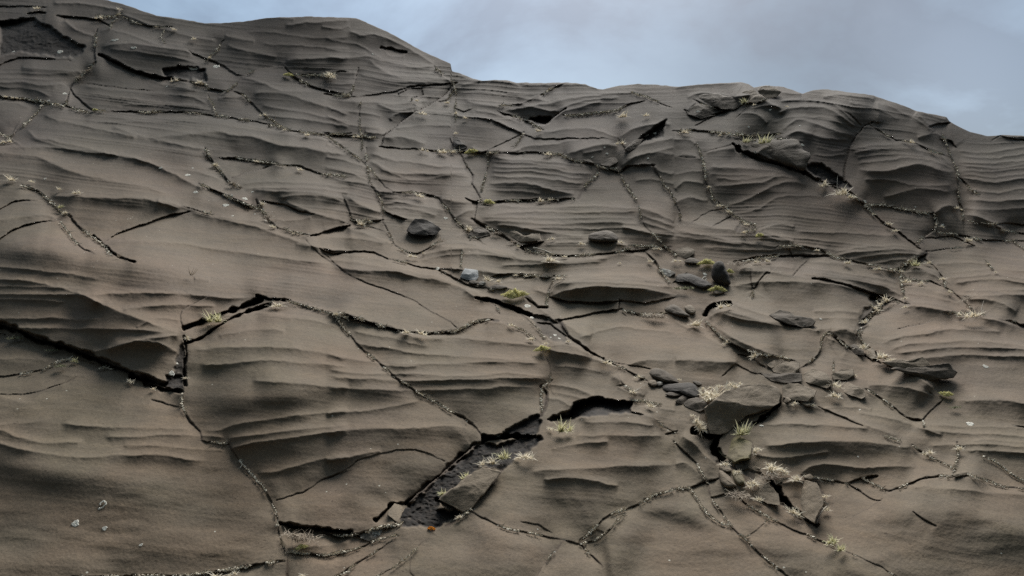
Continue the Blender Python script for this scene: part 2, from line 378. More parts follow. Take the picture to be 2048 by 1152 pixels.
SURVEY += """
@D
K:f,j8 130,0 220,40 290,90 350,150 400,175
K:f,j6 400,175 440,230 520,290 590,345 640,400
F:j6,w4,c20 540,295 600,350 680,410 770,440
k:f 350,215 380,260 430,320 490,380 545,400
k:j8 0,310 60,265 150,230 250,212 310,210
k:j5 0,135 80,95 130,88 200,90
k:j8 600,330 660,290 760,250 880,210 980,175 1080,160
l 280,65 420,65 600,75 750,75 850,85 950,110 1050,140
m 900,90 1000,110 1100,145 1220,165
k:f,j4 1050,125 1130,145 1220,165
l 0,200 150,180 280,175 340,215
m 600,345 700,325 850,328 1050,338 1250,370 1450,400 1700,430 1950,460
m:1.3 1100,160 1300,200 1500,250 1700,320 1900,380 2016,400
s 1250,180 1450,210 1600,250 1800,320
x:0.8 0,345 150,365 300,375 550,410 770,445 950,485 1100,520 1300,560 1600,630
K:f,j12 1150,0 1250,40 1400,100 1500,140
l:0.8 1130,0 1250,45 1350,80 1450,115
K:f,w7 1480,90 1510,150 1550,210 1590,245
k:f 1590,245 1700,275 1780,290
K:j8 1800,290 1860,270 1930,250 2005,235
m 1450,30 1600,35 1750,40 1900,60 2016,100
k:j6 1520,95 1640,115 1720,150 1800,165
m 1640,90 1750,140 1850,170 2000,210
s 1500,20 1700,10 1900,30
l:0.7 1600,70 1750,60 1900,70 2000,120
s 1580,200 1700,205 1800,180
m 1700,340 1850,360 2016,390
h 1770,330 1850,410 1950,470 2016,520
k:j4 1850,370 1920,400 2016,390
m:1.2 0,540 150,550 300,580 400,610 500,640 600,690
l:1.1 430,610 600,690 750,750 900,810 1050,862
m 0,625 200,630 400,632 550,630 650,622 800,625 1000,625 1200,640 1480,660
m 700,715 850,700 1000,690 1100,695 1250,700
m 0,765 150,770 300,762 450,775 600,780
m:1.2 0,825 150,825 300,822 450,830 650,828 800,835 1000,855
m:1.4 520,962 620,945 750,910 900,880 1040,865
l 600,955 720,910 850,905 950,925 1030,970
s 0,580 300,590 500,600
s 0,655 250,665 400,680
s 780,820 900,770 1040,780
h 1190,640 1120,680 1045,725 1040,780 1055,830
F:j34,w12,c24 0,800 100,835 200,880 350,930 500,975 650,1040 800,1100 950,1150
K:f,w4 0,850 100,880
P:5 940,1152 1000,1100 1030,950 1060,900 1075,1152
F:w6,c30,j-6 1060,880 1075,980 1060,1050 1065,1152
F:w9,c35,j14 1065,825 1150,795 1250,750 1400,700 1500,665
F:w6,c26,j8 1075,910 1150,880 1230,830 1330,770 1430,730 1550,695
F:w5,c26,j4 1480,645 1550,660 1660,665
k:f 1440,720 1500,695 1560,680
k:f,j8 1640,660 1720,690 1850,720 1920,740 2016,770
k:f,w4 1920,740 1960,790 2016,860
m:1.2 1600,680 1800,710 2016,790
m:0.8 1250,870 1350,850 1500,830 1650,840
l:0.8 1110,950 1200,940 1350,930 1500,930 1650,935 1800,960 2016,1005
s 1130,860 1400,780 1500,755 1700,770
m 1150,1035 1300,1030 1500,1010 1700,1020 2016,1050
s 1200,760 1500,740 1800,780 2016,840
k:f,w4 0,1105 150,1085 250,1060 350,1010 430,1000
k:f 430,1000 560,1030 640,1065
s 0,1000 150,1000 300,1020
s 300,1090 500,1100
s 0,470 300,500 600,540
s 1120,538 1160,540 1210,548
@E
h:f 260,0 300,50 335,110 335,210
h:f 335,210 380,300 400,350 470,390
k:f 100,60 130,130 155,200 240,215
K:f,j8 155,205 240,213 330,205
l:0.8 110,60 200,110 330,160
m 300,40 450,45 560,50
k:f 560,50 650,75 700,130 740,190 780,235
m 330,110 430,100 600,130 700,150
m 340,165 420,185 500,200 560,195
s 350,130 500,140 650,180
s 330,70 500,80 640,90
K:j10 340,150 400,180 460,200
h:f 100,215 250,245 340,270
k:j8 0,262 60,250 135,235
m 0,300 100,300 250,320 350,340
m 100,230 250,290 400,350
k:f,j5 470,395 540,395 620,350 650,330
m:1.2 600,330 640,350 780,360 900,370 1000,400 1130,425
s 680,330 800,335 950,370 1100,410
m 560,400 700,370 800,365
s 540,440 700,400 900,400 1100,430
h:f 785,370 780,470
l:0.8 660,80 800,95 850,100
m:1.3 740,190 800,155 860,140
K:j12 820,80 860,95 890,100
K 880,100 870,150 860,200
k:f,j6 780,240 830,270 870,300 830,305
K:f,w6 850,200 950,250 1050,310 1110,350
m:1.2 860,130 1000,120 1150,130 1400,125 1600,125 1800,135
m 900,170 1100,160 1300,155 1500,160 1700,155 1810,150
m 900,200 1050,210 1250,220 1450,220 1650,215 1830,230
m 980,230 1100,240 1300,270 1500,300
m 1700,240 1850,270 2016,290
s 880,180 1100,190 1400,190 1600,190 1800,190
s 1100,250 1300,240 1500,250 1750,250 1900,290
h:f 1805,130 1820,190 1840,240 1900,290 1960,360 2016,410
K:f,j10 870,97 1000,97 1100,92 1250,85 1430,80
l 1800,130 1900,160 2016,210
m 1800,170 1900,200 2016,240
m 1810,210 1920,240 2016,270
k:f,w5 1110,350 1200,385 1250,395
K:j12 1140,350 1200,340 1250,330
k:f,j8 1250,395 1340,405 1420,403 1600,400 1700,385 1760,365
K:j8 1730,375 1780,385 1850,375 
k:f 1750,350 1850,355 1980,360
m:1.2 1260,345 1400,330 1600,330 1760,355
l:0.8 1100,425 1250,430 1400,420 1600,425 1640,425
m 1250,455 1400,440 1550,430 1700,400 1800,420
s 1000,470 1200,455 1400,450 1600,440
m:1.2 700,480 850,490 1000,510 1200,510 1230,520
k:f,j6 960,540 1000,515 1100,510 1230,525
k:f 1230,525 1300,525 1380,525
k:j5 0,370 50,385 200,385 290,395 350,425
k:f,j6 350,425 450,445 550,475 640,485 720,520 800,560 880,590 960,600
k:j3 650,482 740,483 780,490
m 0,430 150,440 300,470 450,490 600,520 740,560
l:1.1 30,460 200,490 400,500 550,530 700,560 850,610 970,660
s 80,400 250,420 400,460 600,500
h:w1.4 80,470 120,510 250,570 400,620 500,660 600,720 720,790 760,830
h 0,400 80,470
m 800,600 870,640 950,670 1000,720
F:w7,c28,j14 880,645 960,660 1040,695 1120,725 1180,745
k:j5 1180,745 1250,745 1330,790
m:1.2 960,600 1050,590 1160,645 1230,700 1290,750
m 1180,590 1290,620 1350,570 1500,560 1700,565 2016,590
m 1300,580 1500,540 1700,545 2016,560
s 1010,560 1200,540 1400,530 1700,520 1900,550
l:1.2 1300,640 1420,600 1550,585 1700,590 1850,600 2016,640
k:j8 1300,645 1400,670 1550,675 1700,668 
k:j4 1700,668 1850,680 2016,650
k:f,w5 1310,555 1290,600 1280,650 1275,690
K:j8,w6 1165,650 1230,700 1275,700
k:j8 1310,775 1400,770 1500,750 1620,725 1710,715
k:f,w5,j6 1710,715 1800,740 1900,745 1960,740
k 1695,668 1690,715
K:w6,j8 1350,780 1400,870 1470,920 1530,960 1600,1000
k:f,j6 1600,1000 1680,1040 1760,1080 1850,1130
h:f 1050,800 1130,830 1200,880 1240,910
P:3 1180,745 1280,760 1350,800 1400,900 1300,900 1230,830
k:j5 1230,790 1300,800 1400,880
h:f 1130,740 1230,830 1260,880
l:1.1 1360,780 1450,850 1540,870
K:f,j22,w6 80,735 200,770 320,810 420,840 480,850
K:f,j14,w5 480,850 600,852 740,845 850,790 930,775 990,780
l:1.2 0,728 100,750 250,800 400,850 550,880 700,890
m:0.8 760,840 900,800 1000,790 1100,830
m:1.3 560,870 800,885 1000,900 1220,930 1350,960 1500,990 1650,1040 1800,1100
h:f 960,675 990,710 1000,730
k:f,w4 0,0 0,0
k:f,w4 55,740 90,800 150,870 200,930 280,1000 350,1060 430,1120 480,1152
l:0.7 0,970 100,990 250,1020 400,1045 550,1040
m 150,900 350,940 550,970 750,985 900,995 1050,1000 1240,1010
m:1.2 350,1030 500,1030 700,1030 900,1020 1050,1015 1250,1030
m:1.2 0,1060 150,1080 300,1090 500,1085 700,1100 900,1095 1050,1080 1250,1105 1300,1110
s 160,840 400,890 600,930
h:f 1240,950 1280,1000 1300,1060 1300,1120
l 1280,930 1400,920 1550,990 
s 1310,1040 1500,1060 1700,1110
m:1.2 1690,1090 1700,1152
h 1600,1010 1750,1040 1860,1060
m:0.8 1700,1050 1850,1010 2016,1010
s 1450,880 1700,820 2016,850
k:f,j8 1850,395 1900,440 1940,500 1980,560
k:f,w5 1960,360 2016,410
m 1780,400 1850,420 1900,450
@F
m 0,90 0,90
m 0,170 100,190 200,210 350,240 500,260 600,270 800,290
s 0,205 200,230 400,260
s 150,270 300,275 500,290 700,280
k:j3 660,245 660,285 680,330
K:j8,w4 350,355 450,335 600,325 740,320 890,325
k:f,j3 350,355 450,345 590,330
k:f,j4 600,270 700,265 830,280 930,330 1050,355 1170,385 1290,410
m:1.2 930,320 1050,300 1200,290 1330,285 1450,300
m 1000,340 1150,320 1300,310 1430,310
s 920,300 1100,270 1300,265 1400,280
s 1100,370 1250,350 1350,340
K:f,w8,j18 1290,410 1320,380 1390,340 1455,310
k:f 1455,345 1500,380 1550,440 1570,500
K:f,w5,j4 1300,415 1310,470 1320,540 1330,590
k:f,j5 1320,455 1400,465 1480,470 1560,500
k:f 1560,500 1620,540 1680,590 1720,640
k:f,j6 1560,640 1640,650 1720,655 1780,660
k:j3 690,430 730,380 765,345
m 370,420 430,370 530,345 650,340 740,335
m 380,400 500,380 600,385 700,395
m 760,360 900,360 1100,380 1290,420
m 740,390 900,410 1100,440 1300,480
s 730,410 900,430 1100,460 1310,520
m 720,420 850,440 1000,455 1200,500 1320,560
l:0.8 360,410 500,410 650,430 800,455 950,480 1080,520 1130,540
K:j10,w4 800,455 900,465 1000,490 1100,525 1180,550 1310,590
m:1.3 330,490 450,475 600,470 800,475 950,490 1060,520
k:w2.5 440,410 440,470 455,520 480,480 525,420 555,420 530,445
k:f,w4 455,520 455,560
K:w11,c26,f 1140,560 1180,580 1190,620 1120,680 1080,720 1065,780
P:3 1110,560 1240,580 1150,660 1090,760 1060,730 1085,640 1140,600
m 800,640 950,640 1080,650
s 780,690 950,680 1060,690
m 820,750 950,740 1050,755
l:0.7 900,760 980,750 1060,780
k:f,j6 1065,780 1090,830 1150,870 1230,920
K:w6,j6 900,770 960,820 1050,880 1130,910 1180,940
l:1.2 1200,600 1350,610 1500,625 1650,660 1800,680 2016,740
k:f 1200,590 1280,590 1350,600
h 1480,700 1300,740
m 1200,830 1300,790 1450,770 1600,745 1750,750 1900,760
m:1.2 1230,870 1350,830 1500,820 1700,810 1900,830 2016,840
m:1.2 1250,880 1400,870 1550,850 1750,850 1900,855 2016,860
m:1.2 1320,920 1500,905 1700,890 1850,900 2016,900
s 1200,810 1350,770 1550,740
m 1570,450 1700,440 1850,430 2016,455
m 1600,480 1750,460 1900,460 2016,480
s 1560,420 1700,410 1850,400 2016,410
m:1.2 1620,540 1750,550 1900,545 2016,550
s 1330,380 1450,400 1540,430
m 1330,420 1430,410 1540,450
m 1330,500 1450,510 1600,560
s 1340,540 1500,560 1650,600
s 1360,590 1500,600 1680,640
s 1500,370 1650,360 1800,370
s 1640,520 1850,520 2016,520
l 1690,570 1800,570 1900,600 1980,650
h:f 1790,350 1830,400 1870,440
h:f 1460,295 1600,280 1720,270
k:j3 1430,225 1600,210 1720,265
k:f,j5 1880,690 1960,700 2016,730
K:j12,w6 1940,700 1980,715 2016,720
F:w8,c28,j14 180,660 200,620 260,590 320,595 
l:1.2 190,680 280,640 380,660 520,700 640,700
m:1.2 260,650 400,690 600,720 800,750 860,765
m 240,600 330,590 450,640 560,670 
s 360,610 450,640 650,700
l 200,710 330,790 450,850 540,880 620,910
k:f,j10 180,700 250,775 330,830 420,870 500,890
k:f,j7 730,970 800,920 845,870 850,810 880,765 930,790
k:f 940,800 1000,850
m 860,780 960,830 1100,910
k:j5 1240,960 1300,965 1350,990
l 1240,960 1400,1020 1500,1090
k:f,j4 500,890 620,905 700,930
k:j4 0,470 60,430 
l 0,925 150,925 300,935 370,940
k:j3 285,1010 350,950 430,985 500,1000
k:j3 380,895 440,905 540,970
s 0,700 200,800 350,870
h:f 920,930 920,1000
m:0.8 1480,1110 1500,1090
@G
l:0.7 0,110 150,150 250,90 400,40
k:j3 0,100 120,100 230,90 350,50 430,10
k:j3 880,140 950,160 1040,185
F:w13,c34,j26 760,0 850,40 950,75 1040,92
P:6 950,0 1055,0 1050,80 1030,90 960,60
k:f,w3.5 1045,95 1045,170 1080,250 1150,320 1160,370
k:f,w3,j4 1160,375 1240,385 1310,390
k:f,w3.5 1310,390 1370,480 1440,560 1520,640 1560,720 1590,800 1605,860
m:1.2 0,310 100,350 200,375 330,385 500,380
m:1.2 0,390 150,425 350,460 550,465 750,455 900,450 1050,475 1200,490
m 350,275 450,285 650,295 850,300 1120,310
m 600,350 800,345 1000,340 1300,350
m:0.8 700,395 900,400 1100,420 1300,430
s 0,280 200,265 300,240
m 1160,315 1250,310 1350,280 1500,255 1750,225 2016,200
m 1300,355 1450,340 1700,310 2016,285
m:1.2 1310,425 1400,395 1550,370 1750,345 2016,310
m 1480,560 1600,545 1750,510 1900,475 2016,465
k:j2 1600,715 1750,670 1850,600 2016,545
x:0.7 1100,150 1400,130 1700,100 2016,80
l 1450,30 1700,40 2016,70
F:w8,c26,j24 1620,850 1720,865 1850,880 2016,900
k:f 1605,860 1620,950 1640,1020
k:j7,w4,f 1640,1020 1750,1025 1880,1030 2016,1005
K:f,j10,w5 900,1150 1050,1145 1200,1130 1350,1110 1480,1085 1630,1070
k:f,w5 1650,1030 1655,1080 1650,1152
m:0.8 1650,1000 1800,980 2016,960
k:f 1940,1152 2016,1120
x:0.6 0,520 400,560 800,600 1300,640
@H
m:1.2 0,0 200,15 500,25 800,20 1100,10 1290,20
l:0.7 0,70 200,75 500,80 700,78 900,72 1050,60 1200,65 1240,75
l:0.8 0,330 150,310 300,300 500,300 700,290 850,300
m 0,215 200,205 400,170 550,140
m:0.8 0,490 100,475 200,450 330,430
h:j2 180,490 300,450 430,425 520,425 600,450 680,490
h 0,600 100,550 180,490
k:f,w4 390,0 500,75 600,130 700,190 800,240 870,300 915,365
k:f,w5 1300,30 1250,70 1245,150 1250,210
K:w7,j6 1250,60 1280,100 1270,170 1245,230
F:w12,c34,j22 915,360 1050,345 1200,345
P:8 1020,320 1100,280 1230,215 1245,260 1220,330 1150,345 1040,345
P:10 1290,240 1400,210 1430,160 1520,130 1620,130 1720,155 1765,150 1760,215 1600,225 1480,240 1400,250 1300,270
F:w10,c30,j24 1290,250 1400,230 1440,170 1540,135 1650,145 1760,155
k:j8 1760,160 1765,210 1830,225
k:f,j6 1765,140 1830,145 1930,165
F:w12,c16,j26 905,385 850,410 750,500 640,600 520,690 440,770 410,830
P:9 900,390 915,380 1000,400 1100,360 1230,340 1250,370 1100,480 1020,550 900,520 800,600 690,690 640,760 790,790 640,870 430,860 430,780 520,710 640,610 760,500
k:f,w7 1020,550 960,630 890,700 830,770
F:w12,c26,j12 650,710 720,740 790,790
k:j6 1000,540 900,525 840,580
K:j16,w6,f 0,910 100,920 200,915 280,880 360,860 440,850
F:w9,c26,j12 290,830 350,780 400,735 480,745
k:f,w4 0,1030 120,1015 200,990 270,955 350,930 410,920
k:f,w6 830,785 760,830 700,860
k:f,w4 840,785 950,840 1060,885 1200,905 1370,940
k:f,w4 1380,945 1430,960 1480,980 1590,1090
k:f,w4 1370,950 1290,1040 1220,1150
k:f,w5,j4 1460,965 1530,900 1600,820 1680,780 1740,770 1850,710 1920,675 2016,655
k:f,w4 1470,970 1560,945 1640,880 1720,800
k:j2 1560,885 1600,900
h:j2 1140,845 1230,855 1300,895
k:f,w3.5 70,1150 200,1070 330,990 400,940
h:f 310,1150 400,1100 500,1020 560,960
h 490,1070 490,1130 510,1150
m:1.2 1300,420 1350,410 1500,385 1640,380
l:0.8 1170,550 1300,540 1500,530 1700,520 2016,510
l:0.7 1440,350 1600,340 1750,345 1950,345
m:1.2 1480,270 1620,265 1780,270 1900,290
l:0.8 1450,250 1550,225 1700,222 1850,230 1950,290
m 1290,50 1450,70 1560,120
m 1280,130 1350,140 1420,180
s 1300,90 1400,110 1500,130
h:f 1890,245 1950,290 2016,330
k:j8 1970,335 2016,320
s 1800,180 1950,190 2016,200
l:0.9 1650,0 1750,50 1850,120
s 1680,60 1800,110
h:f 1690,0 1710,40 1780,90
x:0.6 1450,950 1600,860 1750,900 1900,960
x:0.5 800,900 1100,960 1300,1000
m 1250,600 1450,590 1700,640
@I
k:f,w6,j8 0,650 100,640 180,605 250,590
k:f,w3 0,380 60,440 130,510 180,590 200,640
k:f,w4 100,655 150,740 200,800 270,850 330,865
k:f,w4 190,640 220,710 280,790 330,870 400,930 480,1010 560,1080 660,1150
k:f,w4 290,650 350,680 410,735 500,790 600,840 700,890 800,930 890,965 1000,1015
h:f 1000,1015 1100,1060 1200,1100 1280,1150
h:f 410,930 480,880 550,820
k:f 220,700 300,680
F:w14,c34,j10 110,320 200,330 260,340 230,420 280,480
F:w10,c30,j14 470,270 540,220 600,160
m:1.5 460,285 550,278 700,275 850,285 1000,295 1130,305
l:0.9 510,400 600,395 720,380 900,378 1100,382 1250,400 1380,410
m:1.2 600,160 700,165 850,190 1000,240 1150,300 1300,350
s 860,190 1000,180 1150,190
k:j3 840,185 950,230 1080,285
k:f,w3 1110,80 1200,130 1280,190 1350,240 1440,260 1440,290
k:j3 1440,250 1480,200 1540,150
k:f,w4 1370,250 1440,255
m:1.2 1110,55 1250,55 1400,80 1500,120
m 1050,210 1250,240 1400,290 1550,340
s 1300,270 1500,280 1700,290 2016,300
l:0.8 1600,150 1750,140 1900,140 2016,160
m:0.8 1400,300 1700,330 1950,340 2016,350
m 1450,400 1600,395 1800,395 2016,405
m 1660,430 1800,430 2016,440
s 1700,370 1900,375 2016,380
h:f 1210,345 1300,375
k:f,w3 1380,400 1450,450 1520,490 1620,540
K:f,w6 1630,390 1635,460 1620,530 1610,580
k:f 1770,455 1850,490 1920,550 2016,610
k:f,j3,w4 1690,570 1800,600 1900,640 2016,650
k:j3 1960,285 2016,295
m:1.2 720,570 800,520 950,515 1100,530 1250,520 1400,520
s 450,450 600,470 900,440
k:f,w4,j3 740,575 850,590 930,605 1000,625
K:j5,w4 1000,625 1040,600 1080,590 1160,580
k:f,w4 1080,590 1140,620 1200,650 1245,665
K:f,j7,w4 1245,665 1320,635 1440,590 1550,570 1610,580
k:j4,w3 1000,625 1060,660 1120,700 1180,715
h 1190,710 1100,770 1040,810
m:1.2 1300,650 1450,640 1600,650 1800,670 2016,685
l:0.7 1350,610 1500,590 1650,585 1800,600 
F:w10,c34,j12 620,700 660,740 740,810 820,860
F:w10,c30,j10 560,610 600,650 620,720
k:f,w5 820,620 860,680 870,740 840,800 820,850
m:1.3 620,620 700,600 800,610
k:f,w4 490,700 550,720 620,745
k:j3 1390,790 1430,820 1500,865
x:0.6 850,900 1100,800 1400,780 1700,800 2016,880
x:0.5 1100,1152 1000,1000 850,880
l:0.8 40,340 130,400 190,470 260,490
m:0.8 0,505 80,510 180,600
l:0.7 0,1000 0,1000
x:0.6 100,900 150,760 200,700
P:3 110,330 260,360 250,420 300,500 500,560 620,720 760,860 720,860 560,680 400,560 240,500
h:f 850,20 850,20
"""
# ---------------------------------------------------------------- numeric helpers
rng = np.random.RandomState(7)
_LAT = {}
def lattice_noise(x, y, seed):
    """smooth value noise in [-1, 1]"""
    n = 256
    if seed not in _LAT: _LAT[seed] = np.random.RandomState(seed).uniform(-1, 1, (n, n)).astype(np.float32)
    g = _LAT[seed]
    xi = np.floor(x).astype(np.int64); yi = np.floor(y).astype(np.int64)
    fx = (x - xi).astype(np.float32); fy = (y - yi).astype(np.float32)
    fx = fx * fx * fx * (fx * (fx * 6 - 15) + 10); fy = fy * fy * fy * (fy * (fy * 6 - 15) + 10)
    x0 = xi % n; x1 = (xi + 1) % n; y0 = yi % n; y1 = (yi + 1) % n
    a = g[y0, x0]; b = g[y0, x1]; c = g[y1, x0]; d = g[y1, x1]
    return (a + (b - a) * fx) * (1 - fy) + (c + (d - c) * fx) * fy
def fbm(x, y, seed, octs=3, rough=0.5):
    s = 0; a = 1.0; t = 0
    for i in range(octs):
        s = s + a * lattice_noise(x * 2 ** i + 17.3 * i, y * 2 ** i + 5.1 * i, seed + i); t += a; a *= rough
    return s / t
def sstep(x):
    x = np.clip(x, 0, 1); return x * x * (3 - 2 * x)

# the crest of the slope against the sky
RIDGE = [(-2600, 60), (-1200, -30), (-400, -70), (0, -38), (130, -12), (215, 0), (247, 9), (312, 30), (368, 38), (410, 47), (448, 46), (486, 44),
         (510, 39), (535, 36), (600, 33), (698, 35), (712, 36), (730, 44), (758, 56), (785, 69), (817, 87), (858, 108), (901, 127),
         (904, 142), (928, 149), (945, 156), (964, 161), (990, 160), (1011, 160), (1032, 165), (1067, 165), (1129, 165), (1171, 169),
         (1190, 176), (1206, 179), (1222, 175), (1240, 171), (1275, 167), (1310, 169), (1350, 173), (1417, 168), (1450, 165), (1483, 165),
         (1497, 168), (1508, 175), (1532, 171), (1567, 174), (1584, 180), (1605, 188), (1622, 182), (1647, 178), (1688, 183),
         (1747, 191), (1792, 206), (1834, 223), (1870, 230), (1893, 235), (1899, 243), (1938, 263), (1973, 272), (2004, 269),
         (2048, 272), (2200, 280), (2700, 330), (3400, 380), (4600, 430)]
RX = np.array([p[0] for p in RIDGE], float); RY = np.array([p[1] for p in RIDGE], float)
def ridge(u):
    return np.interp(u, RX, RY) + 0.7 * lattice_noise(np.asarray(u) / 9.0, np.asarray(u) * 0 + 3.3, 5) + 1.0 * lattice_noise(np.asarray(u) / 37.0, np.asarray(u) * 0 + 8.3, 6)

# survey raster
ST = 1.25
U0, U1, V0, V1 = -120, 2170, -90, 1240
us = np.arange(U0, U1, ST); vs = np.arange(V0, V1, ST)
NU, NV = len(us), len(vs)
UU, VV = np.meshgrid(us.astype(np.float32), vs.astype(np.float32))
# natural wander of every edge
def warp(u, v):
    return (u + 2.0 * fbm(u / 46, v / 46, 11, 2) + 0.9 * lattice_noise(u / 9, v / 9, 14),
            v + 2.0 * fbm(u / 46, v / 46, 21, 2) + 0.9 * lattice_noise(u / 9, v / 9, 24))
WU, WV = warp(UU, VV)
PSI = np.zeros((NV, NU), np.float32)
SWELL = np.zeros((NV, NU), np.float32)      # gentle part of the relief, smoothed once at the end
BROKEN = np.zeros((NV, NU), np.float32)
SOIL = np.zeros((NV, NU), np.float32)

def parse(text):
    reg = None; res = []
    for ln in text.strip().splitlines():
        ln = ln.strip()
        if not ln: continue
        if ln[0] == '@': reg = REGIONS[ln[1]]; continue
        head, rest = ln.split(' ', 1)
        kind, _, op = head.partition(':')
        o = {'scale': 1.0, 'j': 0.0, 'f': False, 'w': None, 'c': None}
        for q in op.split(','):
            if not q: continue
            if q == 'f': o['f'] = True
            elif q[0] in 'jwc': o[q[0]] = float(q[1:])
            else: o['scale'] = float(q)
        pts = []
        for q in rest.split():
            a, b = q.split(',')
            pts.append([reg[0] + float(a) / 2.88, reg[1] + float(b) / 2.88])
        pp = [pts[0]]
        for p in pts[1:]:
            if abs(p[0] - pp[-1][0]) + abs(p[1] - pp[-1][1]) > 0.5: pp.append(p)
        # lines that leave the surveyed patch run on beyond it
        if kind != 'P' and len(pp) >= 2:
            for e_, n_ in ((0, 1), (-1, -2)):
                x_, y_ = pp[e_]
                dx_, dy_ = x_ - pp[n_][0], y_ - pp[n_][1]; l_ = math.hypot(dx_, dy_)
                if x_ < 4 or x_ > 2044 or y_ > 1146:
                    q_ = [x_ + dx_ / l_ * 170, y_ + dy_ / l_ * 170]
                    pp = [q_] + pp if e_ == 0 else pp + [q_]
        if len(pp) >= 2: res.append((kind, o, np.array(pp)))
    return res
LINES = parse(SURVEY)

def catmull(P, k=4):
    Q = np.vstack([2 * P[0] - P[1], P, 2 * P[-1] - P[-2]])
    o = []
    for i in range(1, len(Q) - 2):
        p0, p1, p2, p3 = Q[i - 1], Q[i], Q[i + 1], Q[i + 2]
        for j in range(k):
            t = j / k
            o.append(0.5 * ((2 * p1) + (-p0 + p2) * t + (2 * p0 - 5 * p1 + 4 * p2 - p3) * t * t + (-p0 + 3 * p1 - 3 * p2 + p3) * t ** 3))
    o.append(P[-1])
    return np.array(o)

def window(P, pad):
    c0 = int(max(0, (P[:, 0].min() - pad - U0) / ST)); c1 = int(min(NU, (P[:, 0].max() + pad - U0) / ST + 2))
    r0 = int(max(0, (P[:, 1].min() - pad - V0) / ST)); r1 = int(min(NV, (P[:, 1].max() + pad - V0) / ST + 2))
    return r0, r1, c0, c1

def line_dist(P, pad):
    """signed distance (+ on the upper / left-hand side) and arc fraction, on the window round P"""
    r0, r1, c0, c1 = window(P, pad)
    if r1 <= r0 or c1 <= c0: return None
    X = WU[r0:r1, c0:c1]; Y = WV[r0:r1, c0:c1]
    best = np.full(X.shape, 1e9, np.float32); sg = np.ones(X.shape, np.float32); ar = np.zeros(X.shape, np.float32)
    seg = np.hypot(*(P[1:] - P[:-1]).T); cum = np.concatenate([[0], np.cumsum(seg)]); T = cum[-1]
    H, W = X.shape
    for i in range(len(P) - 1):
        ax, ay = P[i]; bx, by = P[i + 1]; dx, dy = bx - ax, by - ay; l2 = dx * dx + dy * dy + 1e-9
        # only the part of the window this segment can reach
        x0 = max(0, int((min(ax, bx) - pad - 5 - us[c0]) / ST)); x1 = min(W, int((max(ax, bx) + pad + 5 - us[c0]) / ST) + 2)
        y0 = max(0, int((min(ay, by) - pad - 5 - vs[r0]) / ST)); y1 = min(H, int((max(ay, by) + pad + 5 - vs[r0]) / ST) + 2)
        if x1 <= x0 or y1 <= y0: continue
        s = (slice(y0, y1), slice(x0, x1))
        px = X[s] - ax; py = Y[s] - ay
        t = np.clip((px * dx + py * dy) / l2, 0, 1)
        qx = px - t * dx; qy = py - t * dy
        d = np.sqrt(qx * qx + qy * qy)
        m = d < best[s]
        best[s] = np.where(m, d, best[s])
        cr_ = dx * py - dy * px
        sg[s] = np.where(m, np.where(cr_ < 0, 1.0, -1.0), sg[s])
        ar[s] = np.where(m, (cum[i] + t * seg[i]) / T, ar[s])
    return (r0, r1, c0, c1), best * sg, ar, T

